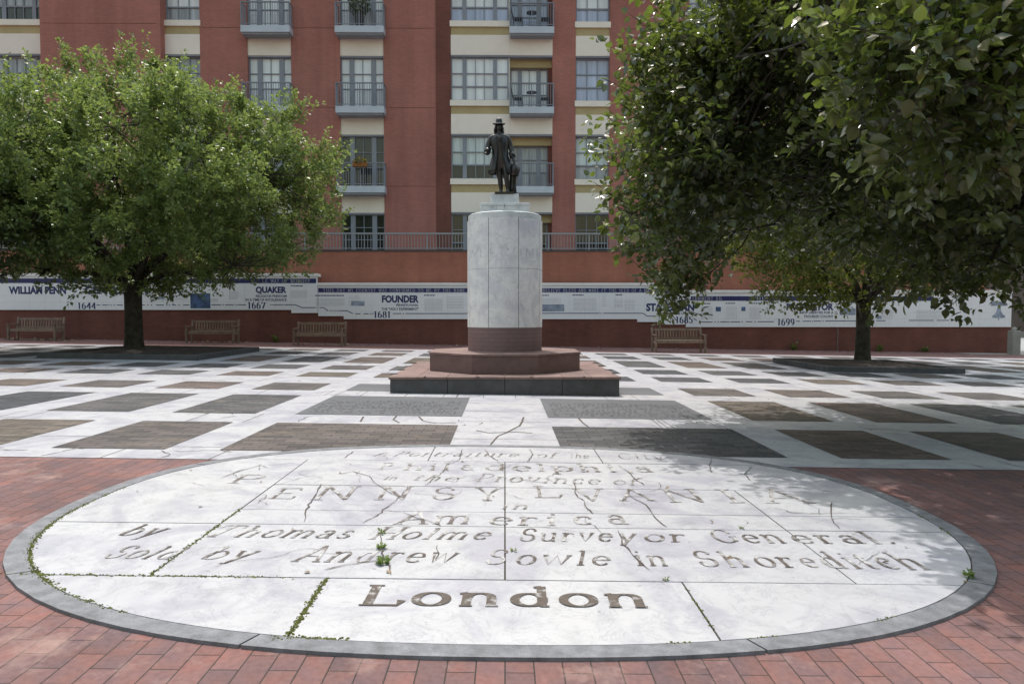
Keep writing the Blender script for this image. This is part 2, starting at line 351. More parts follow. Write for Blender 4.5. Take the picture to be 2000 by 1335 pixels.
    g['S'] = (.52, [arc(.26, .53, .17, .18, 35, 255, 12) + arc(.26, .18, .19, .18, 75, -150, 12), L(.4, .64, .41, .55), L(.09, .1, .08, .2)])
    g['T'] = (.62, [L(.31, 0, .31, A_), L(.05, .58, .06, A_, .56, A_, .57, .58), s(.31, 0)])
    g['U'] = (.7, [L(.13, A_, .13, .25), arc(.35, .25, .22, .25, 180, 360, 12), L(.57, .25, .57, A_), s(.13, A_), s(.57, A_)])
    g['V'] = (.66, [L(.06, A_, .33, 0), L(.33, 0, .6, A_), s(.07, A_), s(.6, A_)])
    g['W'] = (.94, [L(.06, A_, .26, 0), L(.26, 0, .46, A_), L(.46, A_, .67, 0), L(.67, 0, .87, A_), s(.07, A_), s(.87, A_)])
    g['Y'] = (.64, [L(.06, A_, .32, .34), L(.58, A_, .32, .34), L(.32, .34, .32, 0), s(.07, A_), s(.58, A_), s(.32, 0)])
    g['1'] = (.4, [L(.2, 0, .2, A_), s(.2, 0, .12), L(.08, .62, .2, A_)])
    g['4'] = (.5, [L(.36, 0, .36, A_), L(.36, A_, .04, .2), L(.04, .2, .48, .2), s(.36, 0)])
    g['5'] = (.48, [L(.12, .4, .12, A_), L(.12, .68, .42, .68), arc(.22, .22, .2, .22, 120, -150, 14)])
    g['6'] = (.5, [arc(.25, .22, .18, .22, 0, 360, 20), arc(.42, .3, .36, .42, 170, 105, 8)])
    g['7'] = (.46, [L(.05, .56, .06, .69), L(.06, .69, .44, .69), L(.44, .69, .17, 0)])
    g['8'] = (.5, [arc(.25, .53, .15, .18, 0, 360, 18), arc(.25, .18, .19, .19, 0, 360, 18)])
    g['9'] = (.5, [arc(.25, .5, .18, .22, 0, 360, 20), arc(.08, .42, .36, .42, -10, -75, 8)])
    g["'"] = (.2, [L(.1, A_, .1, .56)])
    g[' '] = (.3, [])
    return g
GLY = _g()
def pen_word(mb, word, P, track=.06, slant=0.0, a=.052, b=.016, lay=.00012):
    """broad-nib letters; P(u, v, k) places a point of the word (u runs 0..1 along it, v in letter heights)"""
    tot = sum(GLY[c][0] + track for c in word) - track; u0 = 0; k = 0
    for ch in word:
        w, st = GLY[ch]
        for pl in st:
            L_, n = [], len(pl)
            for i, p in enumerate(pl):
                q0, q1 = pl[max(i - 1, 0)], pl[min(i + 1, n - 1)]; dx, dy = q1[0] - q0[0], q1[1] - q0[1]; l = math.hypot(dx, dy) or 1
                nx, ny = -dy / l, dx / l; h = math.hypot(a * nx, b * ny)
                L_.append(((p[0] + nx * h, p[1] + ny * h), (p[0] - nx * h, p[1] - ny * h)))
            vs = []
            for l_, r_ in L_:
                for x, y in (l_, r_): vs.append(P((u0 + x + slant * y) / tot, y / .72, k * lay))
            mb.add(vs, [(2 * i + 1, 2 * i + 3, 2 * i + 2, 2 * i) for i in range(n - 1)]); k += 1
        u0 += w + track
    return mb
_tc = {}
def sans(word, bold=.02):
    """outline of a word in the built-in sans letter, as vertices and faces with unit width and height"""
    if word not in _tc:
        cu = bpy.data.curves.new('word', 'FONT'); cu.body = word; cu.offset = bold; cu.resolution_u = 3
        o = bpy.data.objects.new('word', cu); C.objects.link(o)
        dg = bpy.context.evaluated_depsgraph_get(); me = o.evaluated_get(dg).to_mesh()
        v = np.array([p.co[:] for p in me.vertices]); f = [tuple(p.vertices) for p in me.polygons]
        bpy.data.objects.remove(o); bpy.data.curves.remove(cu)
        lo = v.min(0); hi = v.max(0); _tc[word] = ((v[:, :2] - lo[:2]) / np.maximum(hi[:2] - lo[:2], 1e-6), f)
    return _tc[word]

# ================================================================== THE SETTING
def sheet(poly, z, name, m, holes=None):
    mb = MB(); mb.add([(x, y, z + SLOPE * x) for x, y in poly], [tuple(range(len(poly)))])
    return tag(mb.build(name, m), kind='structure')
sheet([(-160, -60), (160, -60), (160, 160), (-160, 160)], 0.0, 'ground', MAT['paver'])
Y0, Y1 = 5.79, 24.15
sheet([(-24, Y0), (24, Y0), (24, Y1), (-24, Y1)], .004, 'marble_paving', MAT['marble'])
rows = [(6.173, 7.741), (8.415, 10.344), (11.039, 12.148), (13.369, 14.386), (15.138, 16.347), (17.197, 19.55), (20.341, 21.786), (22.477, 23.457)]
cols = [(.527, 2.555)] + [(3.046 + 1.531 * k, 4.05 + 1.531 * k) for k in range(13)]
mb, mi = MB(), MB()
for j, (a, b) in enumerate(rows):
    for k, (x0, x1) in enumerate(cols):
        for s_ in (-1, 1):
            xs = (x0, x1) if s_ > 0 else (-x1, -x0)
            t = mi if k == 0 and j in (1, 2) else mb
            t.add([(xs[0], a, .008 + gz(xs[0])), (xs[1], a, .008 + gz(xs[1])), (xs[1], b, .008 + gz(xs[1])), (xs[0], b, .008 + gz(xs[0]))], [(0, 1, 2, 3)])
tag(mb.build('paving_setts', MAT['setts']), kind='structure')
tag(mi.build('inscribed_paving', MAT['inscribed']), kind='structure')
# worn rows of carving on the two grey slabs before the monument: unreadable flecks
mb = MB(); rr = random.Random(3)
for s_ in (-1, 1):
    for k in range(9):
        y = 9.75 - k * .145; x = .62
        while x < 2.45:
            l = rr.uniform(.015, .06)
            if rr.random() < .8:
                for q in range(2):
                    yy = y + q * .04 + rr.uniform(-.01, .01); mb.strip([(s_ * x, yy), (s_ * (x + l), yy + rr.uniform(-.012, .012))], rr.uniform(.008, .016), .0095 + q * .0003, SLOPE)
            x += l + rr.uniform(.012, .04)
tag(mb.build('worn_carving', MAT['darkgranite']), kind='stuff')
# joints across the white bands
mb = MB()
for k in range(300):
    if rr.random() < .55:
        a, b = rr.choice([(Y0, 6.173)] + [(rows[i][1], rows[i + 1][0]) for i in range(7)]); x = rr.uniform(-14, 14)
        mb.strip([(x, a), (x + rr.uniform(-.03, .03), b)], .008, .0062, SLOPE)
    else:
        x0 = rr.choice([2.555 + .02] + [4.05 + 1.531 * i for i in range(8)]) * rr.choice((-1, 1)); w = .49 if x0 > 0 else -.49; y = rr.uniform(6.2, 22)
        mb.strip([(x0, y), (x0 + w, y)], .008, .0062, SLOPE)
for k in range(70):                                         # cracked slabs in the front bands
    a, b_ = rr.choice([(5.82, 6.15), (5.82, 6.15), (7.76, 8.4), (10.36, 11.02), (12.2, 13.3)]); x = rr.uniform(-7, 7); y = rr.uniform(a, b_); an = rr.uniform(0, 6.3); q = [(x, y)]
    for i in range(rr.randint(3, 9)): an += rr.uniform(-.6, .6); x += .06 * math.cos(an); y = min(b_, max(a, y + .06 * math.sin(an))); q.append((x, y))
    mb.strip(q, [rr.uniform(.003, .014) for _ in q], .0071, SLOPE)
for y in (6.9, 8.05, 8.9, 9.7): mb.strip([(-.52, y), (.52, y + .01)], .008, .0064, SLOPE)
def px_line(t, pts, w, z):
    t.strip([G(*p) for p in pts], w, z, SLOPE)
for pts in ([(1021, 822), (1015, 832), (1003, 838), (990, 845), (973, 852), (962, 864), (955, 873)], [(1020, 822), (1023, 815)], [(930, 841), (955, 846), (1000, 844), (1040, 846)],
            [(1130, 817), (1138, 826), (1150, 835)], [(818, 814), (826, 822), (850, 827), (890, 826)], [(710, 814), (704, 824)], [(775, 812), (768, 820), (780, 826)]):
    px_line(mb, pts, [.022 - .001 * i for i in range(len(pts))], .0068)
tag(mb.build('paving_joints', MAT['crack']), kind='structure')
sheet([(21.2, 30.5), (90, 30.5), (90, 60), (21.2, 60)], .006, 'street', MAT['asphalt'])
sheet([(18.5, 27.2), (60, 27.2), (60, 30.4), (18.5, 30.4)], .003, 'pavement', MAT['concrete'])

# ================================================================== THE INSCRIBED OVAL
OX, OY, OA, OB, OE = -.005, 4.5, 2.755, 2.045, 2.4
def sup(a, b, n=120, t0=0, t1=360):
    P = []
    for k in range(n):
        t = R(t0 + (t1 - t0) * k / n); c, s_ = math.cos(t), math.sin(t); r_ = (abs(c / a) ** OE + abs(s_ / b) ** OE) ** (-1 / OE); P.append((OX + r_ * c, OY + r_ * s_))
    return P
def clip(poly, nx, ny, d):
    out = []
    for i in range(len(poly)):
        p, q = poly[i], poly[(i + 1) % len(poly)]; a = nx * p[0] + ny * p[1] - d; b = nx * q[0] + ny * q[1] - d
        if a <= 0: out.append(p)
        if (a < 0 < b) or (b < 0 < a): t = a / (a - b); out.append((p[0] + (q[0] - p[0]) * t, p[1] + (q[1] - p[1]) * t))
    return out
oval = thing('inscribed_oval', 'white marble oval carved with old lettering, ringed by a grey granite kerb', 'inscribed paving', (OX, OY, gz(OX)))
def ov(mb, name, m, **k):
    o = mb.build(name, m, None, **k); o.parent = oval; o.matrix_parent_inverse = Matrix.Translation((-OX, -OY, -gz(OX))); return o
ov(MB().prism(sup(OA - .01, OB - .01), -.02, .009, SLOPE), 'bed', MAT['joint'])
kj = []
for p in ((30, 1125), (488, 1255), (1481, 1267), (1920, 1145), (1560, 922), (380, 908), (980, 873)):
    x, y = G(*p); kj.append(math.degrees(math.atan2(y - OY, x - OX)) % 360)
kj.sort()
for i, a0 in enumerate(kj):
    a1 = kj[(i + 1) % len(kj)]
    if a1 < a0: a1 += 360
    n = max(6, int((a1 - a0) / 4)); g_ = .12
    pts = []
    for a_, b_, rev in ((OA, OB, 0), (OA - .098, OB - .092, 1)):
        q = []
        for k in range(n + 1):
            t = R(a0 + g_ + (a1 - a0 - 2 * g_) * k / n); c, s_ = math.cos(t), math.sin(t); r_ = (abs(c / a_) ** OE + abs(s_ / b_) ** OE) ** (-1 / OE); q.append((OX + r_ * c, OY + r_ * s_))
        pts.append(q)
    mbk = MB(); o_, i_ = pts; m_ = len(o_)
    for z in (-.02, .0150): mbk.add([(x, y, z + SLOPE * x) for x, y in o_ + i_], [])
    f = []
    for k in range(m_ - 1):
        f += [(2 * m_ + k, 2 * m_ + k + 1, 3 * m_ + k + 1, 3 * m_ + k), (k + 1, k, 2 * m_ + k, 2 * m_ + k + 1)[::-1], (m_ + k, m_ + k + 1, 3 * m_ + k + 1, 3 * m_ + k)[::-1]]
    f += [(0, m_, 3 * m_, 2 * m_), (m_ - 1, 2 * m_ - 1, 4 * m_ - 1, 3 * m_ - 1)[::-1]]
    mbk.f += f
    ov(mbk, 'kerb_stone', MAT['granite'])
inner = sup(OA - .106, OB - .1, 160)
cells = []
for y0, y1, xs in ((0, 3.19, (-.83, .83)), (3.19, 4.0, (-1.655, 0, 1.655)), (4.0, 4.3, (-1.655, 0, 1.655)), (4.3, 4.93, (-1.655, 0, 1.655)), (4.93, 5.79, (-1.655, 0)), (5.79, 9, (-.65, .83))):
    e = [-9] + list(xs) + [9]
    for a, b in zip(e[:-1], e[1:]): cells.append((a, b, y0, y1))
cells = [c for c in cells if not (c[0] == -9 and c[2] in (4.0, 4.3, 4.93))] + [(-9, -1.655, 4.0, 5.79)]
for x0, x1, y0, y1 in cells:
    g_ = .0045
    p = clip(clip(clip(clip(inner, -1, 0, -(x0 + g_)), 1, 0, x1 - g_), 0, -1, -(y0 + g_)), 0, 1, y1 - g_)
    if len(p) > 2: ov(MB().prism(p, .002, .0138 + rng.uniform(-.0012, .0008), SLOPE, False), 'slab', MAT['slab'])
LINES = [  # word, left px, right px, baseline at left, baseline at right, top of capitals, italic slant, material
    [('A', 728, 752, 893, 893, 885, .3, 'letter_worn'), ('Portraiture', 765, 1010, 893, 895, 885, .3, 'letter_worn'), ('of', 1045, 1085, 896, 897, 886, .3, 'letter_worn'), ('the', 1112, 1150, 897, 898, 888, .3, 'letter_worn'), ('City', 1208, 1300, 899, 901, 889, .1, 'letter_worn')],
    [('P', 736, 764, 920, 920, 907, 0, 'letter_worn'), ('hil', 786, 880, 921, 922, 907, 0, 'letter_worn'), ('a', 898, 928, 921, 922, 906, 0, 'letter_worn'), ('delphi', 945, 1210, 922, 925, 908, 0, 'letter_worn'), ('a', 1245, 1280, 925, 925, 910, 0, 'letter_worn')],
    [('in', 748, 772, 940, 941, 930, .3, 'letter_worn'), ('the', 800, 890, 941, 943, 930, .3, 'letter_worn'), ('Province', 925, 1172, 943, 949, 931, .25, 'letter_worn'), ('of', 1196, 1245, 949, 951, 937, .25, 'letter_worn')],
    [('P', 438, 505, 947, 947, 930, 0, 'letter_worn'), ('E', 520, 574, 977, 977, 957, 0, 'letter_worn'), ('N', 604, 690, 979, 979, 953, 0, 'letter_worn'), ('N', 728, 800, 979, 979, 953, 0, 'letter_worn'), ('S', 838, 890, 979, 979, 955, 0, 'letter_worn'), ('Y', 925, 980, 981, 981, 956, 0, 'letter_worn'), ('L', 1040, 1100, 975, 975, 953, 0, 'letter_worn'), ('V', 1128, 1188, 982, 982, 958, 0, 'letter_worn'), ('A', 1212, 1280, 981, 981, 958, 0, 'letter_worn'), ('N', 1306, 1388, 984, 984, 959, 0, 'letter_worn'), ('I', 1418, 1462, 985, 985, 960, 0, 'letter_worn'), ('A', 1500, 1590, 986, 986, 960, 0, 'letter_worn')],
    [('in', 975, 1032, 998, 998, 986, .2, 'letter_worn')],
    [('Am', 770, 920, 1027, 1027, 1003, .1, 'letter_worn'), ('eri', 950, 1090, 1029, 1030, 1006, .1, 'letter_worn'), ('c', 1118, 1160, 1028, 1029, 1004, .1, 'letter_worn'), ('a', 1190, 1232, 1027, 1028, 1001, 0, 'letter_worn')],
    [('by', 225, 300, 1050, 1051, 1028, .3, 'letter'), ('T', 385, 440, 1052, 1053, 1030, .3, 'letter_worn'), ('homas', 455, 678, 1053, 1056, 1032, .3, 'letter'), ('H', 715, 772, 1057, 1057, 1034, .3, 'letter_worn'), ('olme', 778, 952, 1057, 1058, 1036, .3, 'letter'), ('Surve', 1010, 1197, 1061, 1062, 1037, .22, 'letter'), ('y', 1206, 1244, 1062, 1062, 1039, .22, 'letter_worn'), ('or', 1258, 1345, 1062, 1063, 1040, .15, 'letter'), ('Gen', 1400, 1540, 1064, 1065, 1040, .0, 'letter'), ('eral.', 1556, 1755, 1065, 1066, 1042, .0, 'letter')],
    [('Sol', 195, 290, 1094, 1096, 1070, .3, 'letter'), ('d', 298, 330, 1096, 1097, 1072, .3, 'letter_worn'), ('by', 385, 480, 1097, 1098, 1072, .3, 'letter'), ('A', 570, 622, 1101, 1102, 1070, .28, 'letter_worn'), ('n', 630, 676, 1102, 1102, 1072, .28, 'letter'), ('d', 688, 722, 1103, 1103, 1073, .28, 'letter_worn'), ('rew', 745, 885, 1103, 1104, 1074, .25, 'letter'), ('S', 942, 985, 1107, 1107, 1078, .22, 'letter_worn'), ('owle', 1004, 1192, 1107, 1109, 1080, .2, 'letter'), ('in', 1242, 1308, 1109, 1110, 1080, .1, 'letter'), ('S', 1368, 1412, 1111, 1111, 1081, 0, 'letter'), ('h', 1424, 1468, 1112, 1112, 1082, 0, 'letter_worn'), ('or', 1484, 1566, 1112, 1113, 1083, 0, 'letter'), ('e', 1576, 1606, 1113, 1113, 1084, 0, 'letter_worn'), ('ditc', 1618, 1765, 1114, 1116, 1083, 0, 'letter_worn'), ('h', 1774, 1822, 1117, 1117, 1084, 0, 'letter')],
    [('London', 694, 1272, 1187, 1192, 1151, .02, 'letter_deep')]]
PEN = [(.034, .014), (.04, .015), (.036, .014), (.032, .013), (.036, .014), (.042, .016), (.042, .015), (.042, .015), (.06, .02)]
for (pa, pb), ln in zip(PEN, LINES):
    for w, x0, x1, b0, b1, top, sl_, m in ln:
        p0, p1 = G(x0, b0), G(x1, b1); hgt = G((x0 + x1) / 2, top)[1] - G((x0 + x1) / 2, (b0 + b1) / 2)[1]
        def P(u, v, k, p0=p0, p1=p1, h=hgt): x = p0[0] + (p1[0] - p0[0]) * u; return (x, p0[1] + (p1[1] - p0[1]) * u + h * v, .0165 + k + gz(x))
        ov(pen_word(MB(), w, P, .1 if len(w) > 1 else 0, sl_ * 1.25, pa, pb, .00009), 'carved_word', MAT[m])
CR = [[(904, 880), (899, 891), (897, 900), (884, 907), (872, 912), (866, 922), (858, 931), (838, 945), (829, 952)], [(947, 878), (955, 892), (966, 900), (976, 905)], [(1033, 880), (1041, 891), (1033, 900), (1031, 906)],
      [(660, 930), (690, 924), (720, 933), (735, 948), (765, 968), (780, 973)], [(798, 953), (785, 972), (764, 987), (748, 1000), (738, 1012), (708, 1026)], [(748, 1000), (785, 1005), (812, 1015), (838, 1022), (862, 1033)],
      [(1208, 911), (1226, 924), (1243, 940), (1258, 951)], [(1243, 940), (1264, 933)], [(1120, 938), (1123, 955), (1126, 972), (1140, 982), (1148, 998), (1158, 1008)], [(1226, 960), (1232, 975), (1262, 990), (1282, 1016), (1302, 1034)],
      [(1204, 1040), (1216, 1065), (1228, 1080), (1247, 1098), (1268, 1118)], [(1388, 897), (1386, 912), (1390, 926), (1420, 930), (1455, 931), (1468, 915)], [(1455, 931), (1466, 942)], [(1530, 1000), (1545, 1005), (1580, 1007), (1622, 1006), (1680, 1008)], [(1624, 985), (1622, 1004), (1626, 1022), (1640, 1038)],
      [(632, 1119), (680, 1108), (720, 1102), (758, 1095)], [(742, 1048), (744, 1075), (750, 1090), (757, 1104), (764, 1128)], [(852, 1070), (855, 1085), (851, 1100)], [(628, 948), (618, 965), (606, 985), (600, 998), (594, 1024)], [(430, 938), (470, 922), (508, 912), (524, 917)], [(672, 898), (682, 890), (690, 884)], [(1000, 938), (1040, 943), (1064, 947)]]
for _ in range(46):
    x, y = rng.uniform(-2.2, 2.2), rng.uniform(3.3, 6.1)
    if (abs(x - OX) / 2.5) ** 2.4 + (abs(y - OY) / 1.8) ** 2.4 > 1 or (y < 4.2 and rng.random() < .5): continue
    a = rng.uniform(0, 6.3); q = [(x, y)]
    for k in range(rng.randint(4, 11)): a += rng.uniform(-.7, .7); x += .05 * math.cos(a); y += .05 * math.sin(a); q.append((x, y))
    ov(MB().strip(q, [rng.uniform(.0012, .0042) for _ in q], .0179, SLOPE), 'crack', MAT['crack'])
for c in CR:
    pts = [G(*p) for p in c]; q = []
    for a, b in zip(pts[:-1], pts[1:]):
        for k in range(3): t = k / 3; q.append((a[0] + (b[0] - a[0]) * t + rng.uniform(-.008, .008), a[1] + (b[1] - a[1]) * t + rng.uniform(-.008, .008)))
    q.append(pts[-1])
    ov(MB().strip(q, [rng.uniform(.0025, .0095) * (1 if 0 < i < len(q) - 1 else .3) for i in range(len(q))], .0182, SLOPE), 'crack', MAT['crack'])

# ================================================================== leaves
def leaf_mesh(P, Dv, Nv, size, big):
    """P base points, Dv directions, Nv normals -> vertices and quads, one small folded blade per point"""
    Dv = Dv / np.linalg.norm(Dv, axis=1, keepdims=True); Sv = np.cross(Dv, Nv); Sv /= np.linalg.norm(Sv, axis=1, keepdims=True) + 1e-9; Nv = np.cross(Sv, Dv)
    if big: T = [(0, 0, 0), (.22, .33, .06), (.55, .34, .07), (.84, .13, -.02), (1, 0, -.12), (.84, -.13, -.02), (.55, -.34, .07), (.22, -.33, .06), (.48, 0, -.03)]; F = [(0, 1, 2, 8), (8, 2, 3, 4), (8, 4, 5, 6), (0, 8, 6, 7)]
    else: T = [(0, 0, 0), (.5, .34, .1), (1, 0, -.06), (.5, -.34, .1)]; F = [(0, 1, 2), (0, 2, 3)]
    T = np.array(T); n = len(P)
    V = P[:, None, :] + size[:, None, None] * (T[None, :, 0, None] * Dv[:, None, :] + T[None, :, 1, None] * Sv[:, None, :] + T[None, :, 2, None] * Nv[:, None, :])
    F = np.array(F); FF = (F[None] + (np.arange(n) * len(T))[:, None, None]).reshape(-1, F.shape[1])
    return V.reshape(-1, 3), FF
def np_obj(name, V, F, m, parent=None, smooth=False):
    me = bpy.data.meshes.new(name); n, k = F.shape
    me.vertices.add(len(V)); me.vertices.foreach_set('co', V.astype(np.float32).ravel())
    me.loops.add(n * k); me.loops.foreach_set('vertex_index', F.astype(np.int32).ravel())
    me.polygons.add(n); me.polygons.foreach_set('loop_start', np.arange(0, n * k, k, dtype=np.int32)); me.polygons.foreach_set('loop_total', np.full(n, k, dtype=np.int32))
    if smooth: me.polygons.foreach_set('use_smooth', np.ones(n, dtype=bool))
    me.update(calc_edges=True); me.materials.append(m)
    o = bpy.data.objects.new(name, me); C.objects.link(o)
    if parent: o.parent = parent
    return o
def tree(name, label, base, r0, fork, centre, rad, seed, nclump, twigs, per, lsize, lm, big=False, limbs=9, spike=0.0, keep=None, shell=(.45, 1.0), group='trees of the square', lean=(0, 0), clump=.55, extra=(), spots=()):
    """trunk with limbs and a crown of leafy shoots; centre/rad describe the crown's lumpy ellipsoid (relative to base)"""
    g = np.random.default_rng(seed); root = thing(name, label, 'tree', base, 0, group)
    c = np.array(centre, float); rad = np.array(rad, float); tr = MB(); nodes = []
    tr.tube([(0, 0, -.15), (0, 0, .05), (lean[0] * .1, lean[1] * .1, .35), (lean[0] * .5, lean[1] * .5, fork * .55), (lean[0], lean[1], fork)], [r0 * 1.45, r0 * 1.2, r0, r0 * .92, r0 * .95], 14)
    top = np.array([lean[0], lean[1], fork])
    dirs = []
    for k in range(limbs):
        a = 2 * math.pi * (k + g.uniform(-.25, .25)) / max(limbs - 2, 1); el = g.uniform(.05, .55) if k < limbs - 2 else g.uniform(1.1, 1.4)
        dirs.append(np.array([math.cos(a) * math.cos(el), math.sin(a) * math.cos(el), math.sin(el)]))
    ends = [c + d * rad * .72 for d in dirs] + [np.array(e, float) for e in extra]
    for e in ends:
        p0 = top - np.array([0, 0, g.uniform(0, .25)]); m1 = p0 + (e - p0) * .35 + np.array([0, 0, .1 * rad[2]]) * g.uniform(.2, 1); m2 = p0 + (e - p0) * .7 + g.normal(0, .12, 3)
        pts = [p0, p0 + (m1 - p0) * .5 + np.array([0, 0, .06]), m1, (m1 + m2) / 2 + g.normal(0, .05, 3), m2, e]; rr_ = [r0 * .46, r0 * .36, r0 * .26, r0 * .18, r0 * .11, r0 * .05]
        tr.tube(pts, rr_, 7); nodes += [(p, q) for p, q in zip(pts[1:], rr_[1:])]
    NP = np.array([n_[0] for n_ in nodes]); NR = np.array([n_[1] for n_ in nodes])
    BP, BD, BN, BS = [], [], [], []
    lump = g.normal(size=(9, 3)); lump /= np.linalg.norm(lump, axis=1, keepdims=True); la = g.uniform(-.2, .16, 9)
    k = 0; tries = 0; todo = [np.array(q, float) - np.array(base) for q in spots]
    while k < nclump and tries < nclump * 12:
        tries += 1
        d = g.normal(size=3); d /= np.linalg.norm(d)
        f = 1 + sum(a * max(0, d @ l) ** 6 for a, l in zip(la, lump)); rr_ = g.uniform(shell[0] ** 2, shell[1] ** 2) ** .5
        p = c + d * rad * rr_ * f
        if todo: p = todo.pop(); d = (p - c) / rad; d /= np.linalg.norm(d)
        elif keep and not keep(p + np.array(base)): continue
        k += 1
        j = int(np.argmin(((NP - p) ** 2).sum(1) + (NP[:, 2] > p[2] + .2) * 1.5)); q = NP[j]
        ln_ = float(np.linalg.norm(p - q)); mid = (p + q) / 2 + g.normal(0, .06 + .07 * ln_, 3) - np.array([0, 0, .08 + .05 * ln_]); m2_ = (mid + p) / 2 + g.normal(0, .03 + .03 * ln_, 3); tr.tube([q, mid, m2_, p], [min(NR[j], .03 * r0 / .28), .014, .01, .006], 4, False)
        out = d * np.array([1, 1, .6]); out /= np.linalg.norm(out)
        for t in range(twigs):
            up = .75 + spike * max(0, d[2]); v = out * g.uniform(.3, 1.1) + np.array([0, 0, up]) * g.uniform(.2, 1.2) + g.normal(0, .5, 3); v /= np.linalg.norm(v)
            L_ = clump * g.uniform(.6, 1.35) * (1 + spike * max(0, d[2] - .3) * g.uniform(0, 1.3)); s0 = p + g.normal(0, clump * .38, 3)
            if big and t % 2 == 0: tr.tube([s0, s0 + v * L_ * .95], [.006, .003], 3, False)
            m_ = per; u = g.uniform(.02, 1, m_); bp = s0 + u[:, None] * v * L_; sd_ = g.normal(size=(m_, 3)); dd = sd_ * .8 + v * .55 + np.array([0, 0, -.25 if big else .1]); nn = g.normal(0, .55, (m_, 3)) + np.array([0, 0, 1.0])
            BP.append(bp + sd_ * .03); BD.append(dd); BN.append(nn); BS.append(lsize * g.uniform(.45, 1.25, m_))
    tr.build('trunk', MAT['bark'], root, smooth=True)
    V, F = leaf_mesh(np.concatenate(BP), np.concatenate(BD), np.concatenate(BN), np.concatenate(BS), big)
    np_obj('crown', V, F, lm, root)
    return root

# ================================================================== THE MONUMENT
CY = 12.6
mon = thing('monument_pedestal', 'round white marble pedestal on an octagonal red plinth and square dark granite step', 'pedestal', (0, CY, 0))
hw, zt = 1.80, .245
b = MB()
for i in range(4):
    b.box(-hw + .9 * i + .003, -hw + .9 * (i + 1) - .003, -hw, hw, -.12, zt)
b.build('granite_step', MAT['darkgranite'], mon, bevel=.006)
b = MB()
n_ = 8; o_ = .02
for i in range(n_):
    for j in range(n_):
        w_ = (2 * hw + 2 * o_) / n_; x0 = -hw - o_ + w_ * i; y0 = -hw - o_ + w_ * j; b.box(x0 + .002, x0 + w_ - .002, y0 + .002, y0 + w_ - .002, zt + .001, zt + .04)
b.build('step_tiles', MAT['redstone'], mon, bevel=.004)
zs = zt + .04
for s_ in (-1, 1):
    for k in range(4):
        t = -hw + .55 + k * .83; MB().box(t - .01, t + .01, s_ * (hw + .03) - .06, s_ * (hw + .03) + .06, zs + .0005, zs + .012).build('clip', MAT['darkmetal'], mon); MB().box(s_ * (hw + .025) - .06, s_ * (hw + .025) + .06, t - .012, t + .012, zs + .0005, zs + .012).build('clip', MAT['darkmetal'], mon)
ap = 1.31; rv = ap / math.cos(R(22.5)); zo = .575
oc = [(rv * math.cos(R(22.5 + 45 * k)), rv * math.sin(R(22.5 + 45 * k))) for k in range(8)]
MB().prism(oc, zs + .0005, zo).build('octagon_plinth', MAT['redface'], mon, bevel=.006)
b = MB(); oc2 = [(x * 1.012, y * 1.012) for x, y in oc]
for k in range(8):
    p, q = oc2[k], oc2[(k + 1) % 8]; m_ = ((p[0] + q[0]) / 2, (p[1] + q[1]) / 2); z0 = (0, 0)
    for a, c in ((p, m_), (m_, q)): b.prism([(a[0] * .999, a[1] * .999), (c[0] * .999, c[1] * .999), (c[0] * .03, c[1] * .03), (a[0] * .03, a[1] * .03)], zo + .001, zo + .035)
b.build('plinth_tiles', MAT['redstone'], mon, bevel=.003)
zd = zo + .035; RD = .672
MB().lathe([(RD, zd - .02), (RD, 1.03)], 64).build('brick_band', MAT['drumbrick'], mon, smooth=True)
b = MB()
for i in range(8):
    for z0, z1 in ((1.034, 2.055), (2.06, 2.93)):
        a0 = -90 - 24.5 + 45 * i + (22.5 * 0); b.lathe([(RD - .06, z0), (RD + .006, z0), (RD + .006, z1), (RD - .06, z1)], 10, a0=a0 + .35, a1=a0 + 45 - .35)
b.build('marble_drum', MAT['pillar'], mon)
MB().lathe([(RD - .03, 1.03), (RD - .03, 2.93)], 48).build('drum_core', MAT['joint'], mon)
MB().lathe([(RD - .012, 2.934), (RD - .012, 3.03), (RD - .04, 3.045), (.0, 3.045)], 64).build('drum_cap', MAT['pillar_top'], mon)
b = MB(); b.box(-.425, -.003, -.4, .4, 3.046, 3.17); b.box(.003, .425, -.4, .4, 3.046, 3.17); b.box(-.44, -.003, -.415, .415, 3.171, 3.215); b.box(.003, .44, -.415, .415, 3.171, 3.215)
b.build('square_block', MAT['pillar_top'], mon, bevel=.006)
MB().prism([(.27 * x, .27 * y) for x, y in ((-.93, -.8), (.93, -.8), (.93, .8), (-.93, .8))], 3.216, 3.405).build('statue_base', MAT['pillar_top'], mon, bevel=.01)
# faint carving round the drum
def drumword(word, half, z, h, m):
    b = MB()
    def P(u, v, k): a = R(-90 + (u - .5) * 2 * half); r_ = RD + .0085 + k; return (r_ * math.cos(a), r_ * math.sin(a), z + v * h)
    pen_word(b, word, P, .2, 0, .05, .018, .00005); return b.build('carved_word', m, mon)
drumword('WELCOME', 66, 2.26, .15, MAT['faint']); drumword('TO', 9, 1.99 + .1, .12, MAT['faint'])
b = MB(); rr = random.Random(11)
for z in (1.36, 1.40, 1.62, 1.9):
    a = -150
    while a < -30:
        a += rr.uniform(5, 14); q = [(RD + .0085, z + .0), (RD + .0085, z + .1)]; t = a + rr.uniform(-2, 2)
        p = [((RD + .009) * math.cos(R(a)), (RD + .009) * math.sin(R(a)), z), ((RD + .009) * math.cos(R(t)), (RD + .009) * math.sin(R(t)), z + .09)]; d = .5
        b.add([p[0], ((RD + .009) * math.cos(R(a + d)), (RD + .009) * math.sin(R(a + d)), z), ((RD + .009) * math.cos(R(t + d)), (RD + .009) * math.sin(R(t + d)), z + .09), p[1]], [(0, 1, 2, 3)])
b.build('worn_carving', MAT['faint'], mon)

